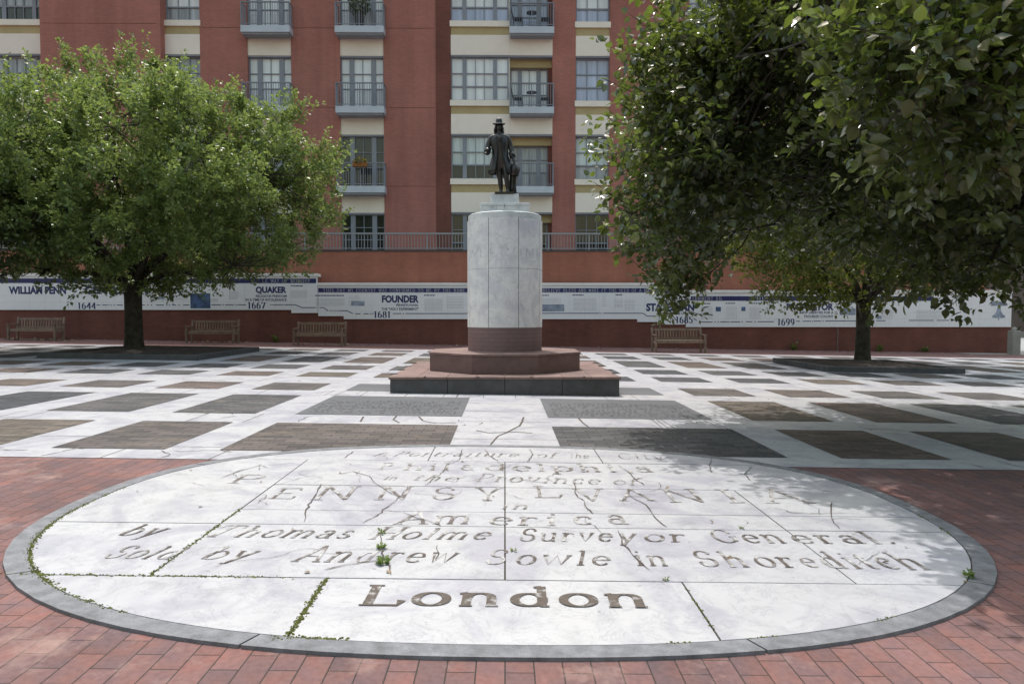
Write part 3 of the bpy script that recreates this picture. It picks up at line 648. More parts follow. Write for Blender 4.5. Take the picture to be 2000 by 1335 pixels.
# ------------------------------------------------------------------ the bronze figure
ST = thing('bronze_statue', 'dark bronze man in broad hat and long coat standing on the white pedestal', 'statue', (-.03, CY, 3.405))
q_ = .00933
def sp(px, py, y=0.0): return ((px - 980) * q_, y, (381 - py) * q_)
def skin(name, verts, edges, radii, m, parent, root=0, lv=2):
    me = bpy.data.meshes.new(name); me.from_pydata(verts, edges, []); me.update(); me.materials.append(m)
    o = bpy.data.objects.new(name, me); C.objects.link(o); o.parent = parent
    sk = o.modifiers.new('skin', 'SKIN'); sk.use_smooth_shade = True
    for i, r_ in enumerate(radii):
        sv = me.skin_vertices[0].data[i]; sv.radius = (r_, r_) if not hasattr(r_, '__len__') else r_; sv.use_root = (i == root)
    ss = o.modifiers.new('subdivision', 'SUBSURF'); ss.levels = lv; ss.render_levels = lv
    return o
J, E_, Rd = [], [], []
def jt(p, r_, par=None):
    J.append(p); Rd.append(r_)
    if par is not None: E_.append((par, len(J) - 1))
    return len(J) - 1
pel = jt(sp(976, 318), (.105, .085)); wa = jt(sp(975, 300), (.1, .08), pel); ch = jt(sp(973, 281), (.12, .09), wa); nb = jt(sp(972, 267), (.075, .06), ch)
nk = jt(sp(972, 261), .042, nb); hd = jt(sp(972, 253, -.012), (.05, .058), nk); ht = jt(sp(972, 244, -.008), (.047, .056), hd)
for s_, pts in ((-1, [(957, 270, 0, .06), (951, 283, .01, .054), (949, 294, -.02, .048), (948, 302, -.10, .034), (946, 303, -.15, .024)]), (1, [(989, 270, 0, .06), (994, 284, .02, .054), (997, 297, 0, .048), (999, 309, -.05, .034), (1001, 316, -.075, .024)])):
    p = nb if s_ < 0 else nb
    for x, y, d, r_ in pts: p = jt(sp(x, y, d), r_, p)
    w_ = p; wx, wy, wd, _ = pts[-1]
    for k in range(4):                                        # four fingers of unequal length, then the thumb from the side of the palm
        dx = (-1.6 + k * 1.05) * .9; L1 = (2.6, 3.1, 2.9, 2.2)[k]
        a = jt(sp(wx + dx, wy + (.4 if s_ < 0 else L1 * .7), wd - .025 - (.012 if s_ < 0 else 0)), .0085, w_)
        a = jt(sp(wx + dx * 1.1, wy + (.9 if s_ < 0 else L1 * 1.5), wd - .03 - (.02 if s_ < 0 else 0)), .0075, a); jt(sp(wx + dx * 1.1, wy + (2.2 if s_ < 0 else L1 * 2.1), wd - .03 - (.022 if s_ < 0 else -.008)), .006, a)
    a = jt(sp(wx + 2.4 * -s_, wy - .3, wd - .012), .009, w_); jt(sp(wx + 3.3 * -s_, wy - .4 + .8 * (s_ > 0), wd - .03), .007, a)
for pts in ([(970, 326, 0, .075), (972, 337, 0, .066), (974, 347, -.01, .05), (975, 358, .02, .05), (976, 371, .02, .032), (975, 377, -.02, .03), (973, 378.5, -.09, .026)], [(984, 326, 0, .075), (985, 337, -.03, .066), (986, 347, -.06, .05), (988, 358, -.05, .05), (989, 371, -.05, .032), (988, 377, -.09, .03), (987, 378.5, -.16, .026)]):
    p = pel
    for x, y, d, r_ in pts: p = jt(sp(x, y, d), r_, p)
skin('body', J, E_, Rd, MAT['bronze_worn'], ST, 0)
x0, _, z0 = sp(972, 253)
f_ = MB()                                                     # the face: brow, nose, lips, chin
f_.lathe([(.0, -.012), (.01, -.008), (.012, 0), (.006, .014), (0, .018)], 8, (x0, -.068, z0 - .004), .7, 1)
for s_ in (-1, 1): f_.lathe([(0, -.006), (.009, 0), (0, .006)], 8, (x0 + s_ * .019, -.062, z0 + .012)); f_.lathe([(0, -.012), (.012, 0), (0, .012)], 6, (x0 + s_ * .049, -.005, z0 + .004), .5, 1)
f_.lathe([(0, -.005), (.017, 0), (0, .005)], 8, (x0, -.06, z0 - .024)); f_.lathe([(0, -.01), (.016, 0), (0, .01)], 8, (x0, -.054, z0 - .042))
f_.build('face', MAT['bronze_worn'], ST, smooth=True)
hx, hz = x0, sp(0, 244.5)[2]
b = MB(); N = 32; base = []
prof = [(.0, .108), (.036, .106), (.056, .092), (.06, .05), (.062, .014), (.085, .004), (.108, .004), (.115, .0), (.108, -.006), (.06, -.004), (.0, -.004)]
for r_, z in prof:
    for k in range(N):
        a = 2 * math.pi * k / N; lift = .02 * max(0, (r_ - .06) / .066) * (abs(math.cos(a)) ** 2) - .008 * max(0, (r_ - .06) / .066) * max(0, -math.sin(a)); b.v.append((hx + r_ * math.cos(a), r_ * math.sin(a) * .92 - .008, hz + z + lift))
for i in range(len(prof) - 1):
    for k in range(N): b.f.append((i * N + k, i * N + (k + 1) % N, (i + 1) * N + (k + 1) % N, (i + 1) * N + k)[::-1])
b.build('hat', MAT['bronze_worn'], ST, smooth=True)
b = MB(); n = 20
for i in range(9):
    t = i / 8; z = hz + .0 - t * .185; r_ = .058 + .024 * math.sin(t * 2.6) + .006 * t
    for k in range(n + 1):
        a = R(-32 + 244 * k / n); w = 1 + .08 * math.sin(k * 2.4 + i * 1.1); b.v.append((hx + r_ * w * math.cos(a) * 1.05, .008 + r_ * w * math.sin(a), z))
for i in range(8):
    for k in range(n): o = i * (n + 1) + k; b.f.append((o, o + 1, o + n + 2, o + n + 1)[::-1])
h_ = b.build('hair', MAT['bronze'], ST, smooth=True); md = h_.modifiers.new('solid', 'SOLIDIFY'); md.thickness = .024
b = MB(); n = 44; cen = [(265, .1, .066, 972), (271, .168, .096, 973), (282, .165, .11, 973), (294, .145, .105, 974), (304, .148, .112, 974.5), (314, .178, .14, 975), (324, .205, .168, 975.5), (333, .225, .188, 976), (339, .232, .194, 976)]
for i, (py, rx, ry, cx) in enumerate(cen):
    x, _, z = sp(cx, py); gap = 17 + max(0, i - 3) * 2.6
    for k in range(n + 1):
        a = R(-90 + gap + (360 - 2 * gap) * k / n); fl = 1 + .05 * max(0, (i - 3) / 5) * math.sin(k * 1.15) ; zz = z + .012 * max(0, (i - 6) / 2) * math.sin(k * .55)
        b.v.append((x + rx * fl * math.cos(a), ry * fl * math.sin(a), zz))
for i in range(len(cen) - 1):
    for k in range(n): o = i * (n + 1) + k; b.f.append((o, o + 1, o + n + 2, o + n + 1)[::-1])
c_ = b.build('coat', MAT['bronze'], ST, smooth=True); md = c_.modifiers.new('solid', 'SOLIDIFY'); md.thickness = .014
for s_ in (-1, 1):                                            # buttons down the open coat, cuffs, cravat
    for i in range(13):
        py = 273 + i * 4.6; t = (py - 266) / 72; x, _, z = sp(974 + s_ * (3.2 + 4.4 * t * t * 2), py); y = -.09 - .085 * t; MB().lathe([(0, -.007), (.012, 0), (0, .007)], 6, (x, y - .012, z), 1.5, .8).build('button', MAT['bronze_worn'], ST, smooth=True)
MB().tube([sp(952, 291, -.01), sp(948.5, 300.5, -.09)], [.052, .058], 12).build('cuff', MAT['bronze'], ST, smooth=True); MB().tube([sp(995.5, 298, -.005), sp(998.5, 308, -.045)], [.05, .058], 12).build('cuff', MAT['bronze'], ST, smooth=True)
b = MB(); b.tube([sp(972, 266, -.06), sp(972.5, 271, -.095), sp(973, 280, -.1)], [.032, .04, .02], 8); b.build('cravat', MAT['bronze_worn'], ST, smooth=True)
b = MB(); b.tube([sp(943, 303, -.19), sp(949, 305, -.14)], [.02, .02], 8); b.build('held_scroll', MAT['bronze_worn'], ST)
b = MB(); b.tube([sp(997.5, 378, .03), sp(998, 365, .035), sp(999, 350, .03), sp(1000, 336, .02), sp(1000, 326, .01)], [.085, .07, .062, .066, .06], 10)
b.build('tree_stump', MAT['bronze'], ST, smooth=True)
b = MB(); n = 12
for i in range(5):
    for k in range(n): a = 2 * math.pi * k / n; r_ = (.02, .07, .09, .085, .07)[i] * (1 + .2 * math.sin(k * 2.1 + i)); x, _, z = sp(1002, 317 + i * 6.5); b.v.append((x + r_ * math.cos(a), -.02 + r_ * math.sin(a), z))
for i in range(4):
    for k in range(n): b.f.append((i * n + k, i * n + (k + 1) % n, (i + 1) * n + (k + 1) % n, (i + 1) * n + k)[::-1])
b.build('hanging_cloth', MAT['bronze_worn'], ST, smooth=True)
MB().prism([(-.15, -.24), (.19, -.24), (.21, .15), (-.16, .17)], .001, .034).build('bronze_base', MAT['bronze'], ST, bevel=.006)

# ================================================================== THE TILED WALL
WY = 28.25
def Wx(px): return D(px, 600, WY)[0]
def Wz(py): return D(1000, py, WY)[1]
wall = thing('tiled_wall', 'long low brick wall faced with white timeline tiles, stepping down to the right behind the benches', 'wall', (0, WY, 0))
def wl(mb, name, m, **k):
    o = mb.build(name, m, None, **k); o.parent = wall; o.matrix_parent_inverse = Matrix.Translation((0, -WY, 0)); return o
XS = [-27.0, Wx(621), 7.4, 20.85]; TOP = [Wz(534), Wz(552.2), Wz(566)]; CB = [Wz(540), Wz(557.5), Wz(572)]
b = MB()
for i in range(3): b.box(XS[i], XS[i + 1], WY + .05, WY + .5, -1.2, CB[i] - .01)
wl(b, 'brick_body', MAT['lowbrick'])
steps = [[(-27.0, Wz(605)), (Wx(568.8), Wz(605)), (Wx(568.8), Wz(611)), (Wx(620.4), Wz(611))], [(Wx(621.4), Wz(617)), (Wx(671), Wz(617)), (Wx(671), Wz(623)), (Wx(1245), Wz(623)), (Wx(1245), Wz(628.5)), (Wx(1294), Wz(628.5)), (Wx(1294), Wz(633.5)), (7.38, Wz(633.5))], [(7.42, Wz(638.5)), (20.84, Wz(638.5))]]
for i in range(3):
    st = steps[i]; poly = st + [(st[-1][0], CB[i] - .006), (st[0][0], CB[i] - .006)]
    wl(MB().wallpoly(poly, WY, WY + .049), 'tile_panel', MAT['tile'])
    b = MB(); x = XS[i]
    while x < XS[i + 1] - .05: x2 = min(x + 1.2, XS[i + 1]); b.box(x + .003, x2 - .003, WY - .035, WY + .53, CB[i], TOP[i]); x = x2
    wl(b, 'coping', MAT['cap'], bevel=.008)
    by0, by1 = ((553, 544), (571, 562.3), (587, 578))[i]
    bx = ((-26.9, Wx(618)), (Wx(622), 7.3), (7.6, 17.6))[i]
    wl(MB().box(bx[0], bx[1], WY - .006, WY - .001, Wz(by0), Wz(by1)), 'blue_band', MAT['navy'])
b = MB()                                                     # tile joints
for i, (a, c_) in enumerate(((-27, Wx(620)), (Wx(622), 7.36), (7.44, 20.8))):
    x = a + .3
    while x < c_: b.box(x - .003, x + .003, WY - .0012, WY - .0002, (1.47, 1.12, .80)[i], CB[i] - .02); x += .62
    for z in (.8, 1.05): b.box(a, c_, WY - .0012, WY - .0002, CB[i] - z - .003, CB[i] - z + .003)
wl(b, 'tile_joints', plain('tile_grout', (.66, .66, .69), .8))
def serif_wall(words, m, y, name='lettering', a=.055):
    for w, x0, x1, yb, yt in words:
        b = MB(); X0, X1, zb, h = Wx(x0), Wx(x1), Wz(yb), Wz(yt) - Wz(yb)
        def P(u, v, k, X0=X0, X1=X1, zb=zb, h=h): return (X0 + (X1 - X0) * u, WY - y - k, zb + h * v)
        wl(pen_word(b, w, P, .16 if name == 'band_word' else .09, 0, a, .02, .00006), name, m)
def band(text, x0, x1, yb, yt):
    wd = text.split(); tot = sum(len(w) for w in wd) + .9 * (len(wd) - 1); u = (x1 - x0) / tot; x = x0; out = []
    for w in wd: out.append((w, x, x + u * len(w) - u * .1, yb, yt)); x += u * (len(w) + .9)
    return out
serif_wall(band('LE WAY OF WORSHIP', 513, 607, 552, 545.2) + band('THIS DAY MY COUNTRY WAS CONFIRMED TO ME BY THE NAME O', 631, 919, 570, 563.4) + band('BELIEVE BLESS AND MAKE IT THE SEED OF A NATION', 1060, 1288, 570, 563.4) + band('ERNMENT IS', 1352, 1410, 586, 579.2) + band('THE', 1468, 1495, 586, 579.2) + band('WHERE THE L', 1597, 1665, 586, 579.2), MAT['white'], .008, 'band_word', .042)
serif_wall([('1644', 152, 187, 603, 591), ('1667', 484, 518, 602.5, 590), ('1681', 730, 763, 620, 608), ('1685', 1320, 1353, 630.5, 618), ('1699', 1519, 1552, 635, 622.5)], MAT['ink'], .003, 'year_number', .085)
def sans_wall(words, m, name, bold):
    for w, x0, x1, yb, yt in words:
        b = MB(); v, f = sans(w, bold); X0, X1, zb, zt_ = Wx(x0), Wx(x1), Wz(yb), Wz(yt); b.add([(X0 + (X1 - X0) * p[0], WY - .003, zb + (zt_ - zb) * p[1]) for p in v], f); wl(b, name, m)
sans_wall([('WILLIAM PENN"', 18, 136, 574.5, 559), ('GENTLEMAN', 166, 290, 574.5, 559), ('QUAKER', 500, 560, 574.5, 559.5), ('FOUNDER', 746, 818, 591, 576.5), ('STATESMAN', 1262, 1356, 607.5, 592), ('PROPRIETOR', 1536, 1628, 606, 592)], MAT['ink'], 'heading', .05)
sans_wall([('RELIGIOUS FREEDOM', 500, 560, 580.4, 575.6), ('IN A TIME OF INTOLERANCE', 480, 560, 588, 582.5), ('PENNSYLVANIA', 774, 817, 598, 593.2), ('THE "HOLY EXPERIMENT"', 745, 818, 605.8, 600.4), ('IN A TIME OF WARS', 1304, 1356, 614.5, 609.2), ('NEW LIBERTIES FOR A', 1563, 1628, 612.5, 607.5), ('TROUBLED COLONY', 1570, 1628, 620, 615)], MAT['ink'], 'subheading', .022)
b = MB(); rr = random.Random(5)                              # blocks of small print, unreadable from here: dashes
for x0, x1, y0, y1, ls in ((283, 308, 566, 582, 2), (334, 367, 578, 586, 2.2), (300, 330, 560, 576, 3), (410, 426, 584, 590, 2), (448, 466, 570, 585, 2.2), (568, 600, 567, 583, 2.3), (617, 674, 583, 598, 2.6), (681, 703, 578, 598, 3), (829, 865, 584, 606, 2.4), (873, 905, 580, 604, 3), (1058, 1095, 583, 592, 2.5), (1120, 1165, 583, 608, 2.5), (1176, 1184, 576, 600, 3.5), (1200, 1216, 584, 600, 2.6), (1220, 1240, 586, 606, 3), (1369, 1392, 598, 622, 2.4), (1418, 1440, 598, 622, 2.4), (1464, 1486, 600, 622, 2.4), (1642, 1668, 598, 604, 2.4), (1720, 1745, 604, 622, 2.5), (1790, 1840, 606, 624, 2.6)):
    y = y0
    while y < y1:
        x = x0
        while x < x1 - 1:
            l = rr.uniform(2, 6); b.box(Wx(x), Wx(min(x + l, x1)), WY - .0025, WY - .0005, Wz(y + .55), Wz(y - .05)); x += l + rr.uniform(.7, 1.4)
        y += ls
o = wl(b, 'small_print', MAT['greyink']); o['kind'] = 'stuff'
b = MB()
for x0, x1, y in ((569, 592, 558.3), (616, 672, 577), (828, 850, 576.5), (1057, 1072, 576.5), (1118, 1140, 576), (1202, 1215, 575.5), (1368, 1388, 592.5), (1417, 1436, 592), (1462, 1484, 592), (1640, 1672, 590.5)):
    x = x0
    while x < x1: l = rr.uniform(3, 7); b.box(Wx(x), Wx(min(x + l, x1)), WY - .0028, WY - .0005, Wz(y + 1), Wz(y - 1)); x += l + .9
wl(b, 'print_titles', MAT['ink'])
b = MB()                                                     # the dated line that runs along the tiles
def tl(pts):
    for (xa, ya), (xb, yb) in zip(pts[:-1], pts[1:]): b.beam((Wx(xa), WY - .003, Wz(ya)), (Wx(xb), WY - .003, Wz(yb)), .003, .03)
for seg in ([(189, 595.5), (196, 595.5)], [(200, 595.5), (210, 595.5)], [(228, 595.5), (240, 595.5)], [(278, 595.5), (283, 595.5)], [(305, 595.3), (320, 595.3)], [(336, 595.3), (344, 595.3)], [(358, 595.3), (370, 595.3)], [(413, 595), (432, 595)], [(440, 595), (457, 595)], [(464, 595), (481, 595)], [(532, 595), (550, 595)], [(555, 595), (577, 595), (590, 600.5), (618, 600.5)], [(624, 600.5), (632, 600.5), (641, 606.8)], [(663, 606.5), (678, 606.5), (689, 612)], [(694, 612.5), (704, 612.5)], [(710, 612.5), (720, 612.5)], [(767, 612), (784, 612)], [(792, 612), (925, 612)], [(1048, 611.5), (1171, 611.5)], [(1178, 611.5), (1256, 611.5), (1264, 617), (1305, 617), (1316, 624)], [(1355, 621), (1361, 626)], [(1367, 628.5), (1392, 628.5)], [(1407, 628.3), (1422, 628.3)], [(1427, 628.3), (1446, 628.3)], [(1457, 628), (1470, 628)], [(1480, 628), (1512, 627.8)], [(1555, 627), (1563, 627)], [(1568, 627), (1584, 627)], [(1590, 626.8), (1604, 626.8)], [(1612, 626.5), (1672, 626.3)], [(1712, 626), (1730, 626)], [(1776, 625.5), (1824, 625.5)], [(1830, 625.4), (1854, 625.4)], [(1860, 625.3), (1886, 625.2)]): tl(seg)
for x, y in ((213, 595.5), (218, 595.5), (223, 595.5), (289, 595.3), (296, 595.3), (326, 595.3), (331, 595.3), (350, 595.3), (436, 595), (461, 595), (529, 595), (552, 595), (645, 606.5), (650, 606.5), (655, 606.5), (660, 606.5), (724, 612.5), (728, 612.5), (788, 612), (1174, 611.5), (1397, 628.4), (1403, 628.4), (1424, 628.4), (1450, 628), (1475, 628), (1587, 627), (1608, 626.6)): b.box(Wx(x - 1), Wx(x + 1), WY - .0045, WY - .001, Wz(y + 1), Wz(y - 1))
wl(b, 'timeline', MAT['ink'])
def pic(x0, x1, y0, y1, m): wl(MB().box(Wx(x0), Wx(x1), WY - .003, WY - .0005, Wz(y1), Wz(y0)), 'picture_tile', MAT[m])
pic(372, 411, 573, 602, 'picture'); pic(1056, 1102, 594, 608, 'palepic'); pic(1640, 1671, 602, 615, 'palepic'); pic(686, 712, 588, 597, 'palepic'); pic(1398, 1408, 599, 608, 'picture'); pic(1448, 1456, 599, 607, 'picture'); pic(1713, 1722, 617, 623, 'palepic'); pic(310, 322, 571, 584, 'palepic')
bell = [(0, 0), (8, .5), (10, 3), (9.2, 5), (5.6, 8), (3.2, 14), (2.6, 20), (1.2, 24), (-1.2, 24), (-2.6, 20), (-3.2, 14), (-5.6, 8), (-9.2, 5), (-10, 3), (-8, .5)]
zb = Wz(621); k_ = (Wz(590) - Wz(621)) / 31; xb = Wx(1951)
b = MB().wallpoly([(xb + x * k_ * 1.35, zb + z * k_) for x, z in bell], WY - .004, WY - .0005); b.box(xb - .34, xb + .3, WY - .0045, WY - .0005, zb + 24 * k_, zb + 33 * k_); b.box(xb - .02, xb + .02, WY - .0045, WY - .0005, zb - 4 * k_, zb - .2 * k_)
wl(b, 'bell_picture', MAT['palepic'])
wl(MB().box(Wx(1636.5), Wx(1639.5), WY + .035, WY + .05, -.9, Wz(638.6)), 'wall_joint', MAT['redface'])

# ------------------------------------------------------------------ terrace behind it
TY = 28.9
ter = thing('terrace_wall', 'orange brick terrace wall with a grey picket railing along its top', 'wall', (0, TY, 0))
def te(mb, name, m, **k):
    o = mb.build(name, m, None, **k); o.parent = ter; o.matrix_parent_inverse = Matrix.Translation((0, -TY, 0)); return o
tz = D(1000, 488, TY)[1]; rz = D(1000, 457.5, TY)[1]
te(MB().box(-27, 20.4, TY, TY + .35, -1.2, tz - .07), 'brick_face', MAT['terrace']); te(MB().box(-27, 20.45, TY - .02, TY + .4, tz - .069, tz), 'coping', MAT['darkgranite'])
te(MB().box(-27, 20.4, TY + .351, 30.98, tz - .3, tz - .02), 'terrace_floor', MAT['concrete'])
b = MB(); x = -26.9
k = 0
while x < 20.3:
    if k % 13 == 0: b.box(x - .03, x + .03, TY + .06, TY + .12, tz + .001, rz + .03)
    else: b.box(x - .011, x + .011, TY + .08, TY + .1, tz + .09, rz - .001)
    x += .13; k += 1
te(b, 'pickets', MAT['terr_rail'])
te(MB().box(-27, 20.4, TY + .045, TY + .135, rz, rz + .07).box(-27, 20.4, TY + .07, TY + .11, tz + .05, tz + .088), 'handrail', MAT['terr_rail'])

# ================================================================== THE APARTMENT BUILDING
FY = 31.0
bld = thing('apartment_building', 'red brick apartment block with cream panels, blue-grey windows and small balconies', 'building', (0, FY, 0))
def bd(mb, name, m, parent=None, **k):
    o = mb.build(name, m, None, **k)
    if parent: o.parent = parent
    else: o.parent = bld; o.matrix_parent_inverse = Matrix.Translation((0, -FY, 0))
    return o
COLS = [(-30.5, -28.6, 'B'), (-26.6, -25.1, 'W'), (-22.6, -20.12, 'W3'), (-14.93, -13.4, 'W'), (-11.33, -9.41, 'B'), (-7.27, -5.35, 'B'), (-2.38, 2.11, 'C'), (3.14, 4.64, 'W'), (8.15, 10.05, 'B'), (12.15, 14.05, 'B'), (16.1, 17.6, 'W')]
ROWZ = [5.75, 9.19, 12.63, 16.07]; HT = 16.35; WH = 1.9  # unseen roof line, kept low so the building's shade ends near the benches
b = MB(); xs = [-34.0] + [v for c in COLS for v in c[:2]] + [21.4]
for i in range(0, len(xs), 2):
    a, c_ = xs[i], xs[i + 1]; y = FY - (.38 if i == 6 else 0)
    b.box(a, c_, y, FY + .6, -1, HT)
b.box(-34, 21.4, FY + .6, FY + 8, -1, HT - .01); b.box(-3.04, -2.385, FY - .0, FY + .1, -1, HT)
for c in COLS:
    if c[2] != 'C': b.box(c[0], c[1], FY + .02, FY + .6, -1, ROWZ[0] - WH - .001)
bd(b, 'wall', MAT['brick'])
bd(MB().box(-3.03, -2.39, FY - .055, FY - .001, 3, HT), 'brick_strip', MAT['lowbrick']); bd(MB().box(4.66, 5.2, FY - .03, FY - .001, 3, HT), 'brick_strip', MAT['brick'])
for ja, jb in ((-28.5, -26.7), (-20.05, -15.1), (-13.3, -11.5), (-9.3, -7.4), (-5.2, -3.1), (4.7, 8.0)):
    for jz in (3.5, 6.95, 10.4, 13.85):
        yj = FY - (.383 if ja == -20.05 else .003); bd(MB().box(ja, jb, yj, yj + .002, jz, jz + .025), 'movement_joint', MAT['lowbrick'])
bd(MB().box(-34.1, 21.5, FY - .5, FY + 8, HT + .001, HT + .12), 'roof', MAT['cap'])
rw = random.Random(21)
def window(x0, x1, z0, z1, y, lights, panes, name='window', rowsz=(.0, .36, .68, 1.0), low=None):
    """frame with its muntins, panes set behind it; lights = list of (start, end, columns) as shares of the width"""
    f, p, p2 = MB(), MB(), MB(); w = x1 - x0; h = z1 - z0; t = .055
    f.box(x0, x1, y, y + .09, z1 - t, z1); f.box(x0, x1, y, y + .09, z0, z0 + t); e = [(0, 0)]
    ed = sorted({0.0, 1.0} | {l[0] for l in lights} | {l[1] for l in lights})
    last = 0.0
    for a, c_, n in lights:
        if a > last + 1e-6 or a == 0: f.box(x0 + w * last + (0 if last else 0), x0 + w * a + (t if a == 0 else 0), y, y + .09, z0 + t, z1 - t)
        xa, xb = x0 + w * a + (t if a == 0 else 0), x0 + w * c_ - (t if c_ == 1 else 0)
        for k in range(1, n): xm = xa + (xb - xa) * k / n; f.box(xm - .014, xm + .014, y + .012, y + .05, z0 + t, z1 - t)
        for q in rowsz[1:-1]: zm = z1 - t - (h - 2 * t) * q; tt = .03 if abs(q - .68) < .02 else .015; f.box(xa, xb, y + .008, y + .055, zm - tt, zm + tt)
        for i, (qa, qb) in enumerate(zip(rowsz[:-1], rowsz[1:])):
            for k in range(n):
                zz1, zz0 = z1 - t - (h - 2 * t) * qa, z1 - t - (h - 2 * t) * qb; u0, u1 = xa + (xb - xa) * k / n, xa + (xb - xa) * (k + 1) / n; j1, j2 = rw.uniform(-.006, .006), rw.uniform(-.006, .006)
                (p2 if low and i == len(rowsz) - 2 else p).add([(u0, y + .06 + j1, zz0), (u1, y + .06 + j2, zz0), (u1, y + .06 + j2, zz1), (u0, y + .06 + j1, zz1)], [(0, 1, 2, 3)])
        last = c_
    f.box(x1 - t, x1, y, y + .09, z0 + t, z1 - t)
    fo = bd(f, name, MAT['frame'])
    o = bd(p, 'pane', MAT[panes], fo); o.matrix_parent_inverse = fo.matrix_parent_inverse.copy(); o.matrix_parent_inverse = Matrix.Identity(4)
    if low: bd(p2, 'pane', MAT[low], fo).matrix_parent_inverse = Matrix.Identity(4)
    return fo
def spandrel(x0, x1, z, y, band=True):
    """below a window whose sill is at z: sill, olive band, cream panel"""
    bd(MB().box(x0 - .04, x1 + .04, y - .1, y + .25, z - .25, z - .001), 'sill', MAT['sill'])
    bd(MB().box(x0, x1, y - .02, y + .25, z - .6, z - .251), 'olive_band', MAT['olive'])
    panel(x0, x1, z, y)
def panel(x0, x1, z, y): bd(MB().box(x0, x1, y - .05, y + .25, z - 1.47, z - .601), 'cream_panel', MAT['cream']); bd(MB().box(x0, x1, y - .03, y + .25, z - 1.54, z - 1.471), 'lintel', MAT['frame'])
def balcony(x0, x1, z, y, depth=.5, ov_=.1):
    s_ = bd(MB().box(x0 - ov_, x1 + ov_, y - depth, y + .02, z - .29, z), 'balcony', MAT['fascia'], bevel=.01)
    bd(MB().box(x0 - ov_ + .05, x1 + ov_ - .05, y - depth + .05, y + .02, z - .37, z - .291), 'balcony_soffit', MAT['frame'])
    f = MB(); zr = z + .98; ya = y - depth + .04
    f.box(x0 - ov_, x1 + ov_, ya - .03, ya + .03, zr, zr + .045); f.box(x0 - ov_ + .03, x1 + ov_ - .03, ya - .012, ya + .012, z + .07, z + .1)
    for xx in (x0 - ov_ + .03, (x0 + x1) / 2, x1 + ov_ - .03): f.box(xx - .022, xx + .022, ya - .022, ya + .022, z, zr)
    x = x0 - ov_ + .12
    while x < x1 + ov_ - .06: f.box(x - .009, x + .009, ya - .009, ya + .009, z + .1, zr - .0005); x += .105
    for xx in (x0 - ov_ + .03, x1 + ov_ - .03):
        f.box(xx - .02, xx + .02, ya + .031, y - .002, zr + .002, zr + .04); yy = ya + .12
        while yy < y: f.box(xx - .009, xx + .009, yy - .009, yy + .009, z + .001, zr + .0015); yy += .105
    r_ = bd(f, 'railing', MAT['rail'], s_); return s_
L1 = [(0, 1, 3)]; L3 = [(0, .2, 1), (.27, .73, 3), (.8, 1, 1)]; LD = [(0, .2, 1), (.31, .7, 2), (.81, 1, 1)]
PM = {(3, 2): 'pale', (4, 2): 'pale', (5, 2): 'pale', (5, 1): 'dark', (5, 0): 'dark', (7, 2): 'blue', (7, 1): 'green', (7, 0): 'dark', (3, 3): 'pale', (2, 2): 'grey', (2, 3): 'grey', (4, 3): 'pale', (5, 3): 'pale', (7, 3): 'pale', (4, 1): 'grey', (4, 0): 'dark', (3, 2): 'grey'}
for ci, (x0, x1, ty) in enumerate(COLS):
    for ri, zt_ in enumerate(ROWZ):
        z0 = zt_ - WH; y = FY + .16; pm = PM.get((ci, ri), ('dark', 'green', 'pale', 'pale')[ri])
        if ri < 3: pass
        if ty in ('W', 'W3'):
            window(x0, x1, z0, zt_, y, L1 if ty == 'W' else L3, pm, low={(7, 3): 'blue', (7, 1): 'grey', (3, 3): 'grey', (2, 3): 'dark', (2, 2): 'pale'}.get((ci, ri)))
            if ri > 0: spandrel(x0, x1, z0, FY + .06)
        elif ty == 'B':
            zd_ = z0 - .39 if ri else z0
            window(x0, x1, zd_, zt_, y, LD, pm, 'balcony_door', (0, .3, .6, 1))
            if ri > 0: balcony(x0, x1, z0 - .40, FY); panel(x0, x1, z0 - .02, FY + .1)
        else:
            xm = .2; window(x0, xm - .03, z0, zt_, FY + .05, L3, ('dark', 'green', 'pale', 'pale')[ri], low=(None, 'dark', None, 'blue')[ri])
            if ri > 0: spandrel(x0, xm, z0, FY + .0); balcony(xm + .06, x1 - .02, z0 - .40, FY + .0, .5, .06); panel(xm + .001, x1, z0, FY + .02)
            # recess with its door, side cheek and ceiling
            bd(MB().box(xm - .03, xm + .03, FY + .1, FY + .59, z0 - .3, zt_), 'recess_cheek', MAT['cream'])
            window(xm + .05, x1 - .18, z0 - .40 if ri else z0, zt_ - .35, FY + .48, LD, ('dark', 'grey', 'pale', 'blue')[ri], 'balcony_door', (0, .3, .6, 1))
            bd(MB().box(xm + .031, x1, FY + .3, FY + .59, zt_ - .349, zt_ + .3), 'recess_lintel', MAT['olive'])
            bd(MB().box(x1 - .179, x1 - .001, FY + .4, FY + .59, z0 - .40, zt_ - .35), 'recess_jamb', MAT['lowbrick'])

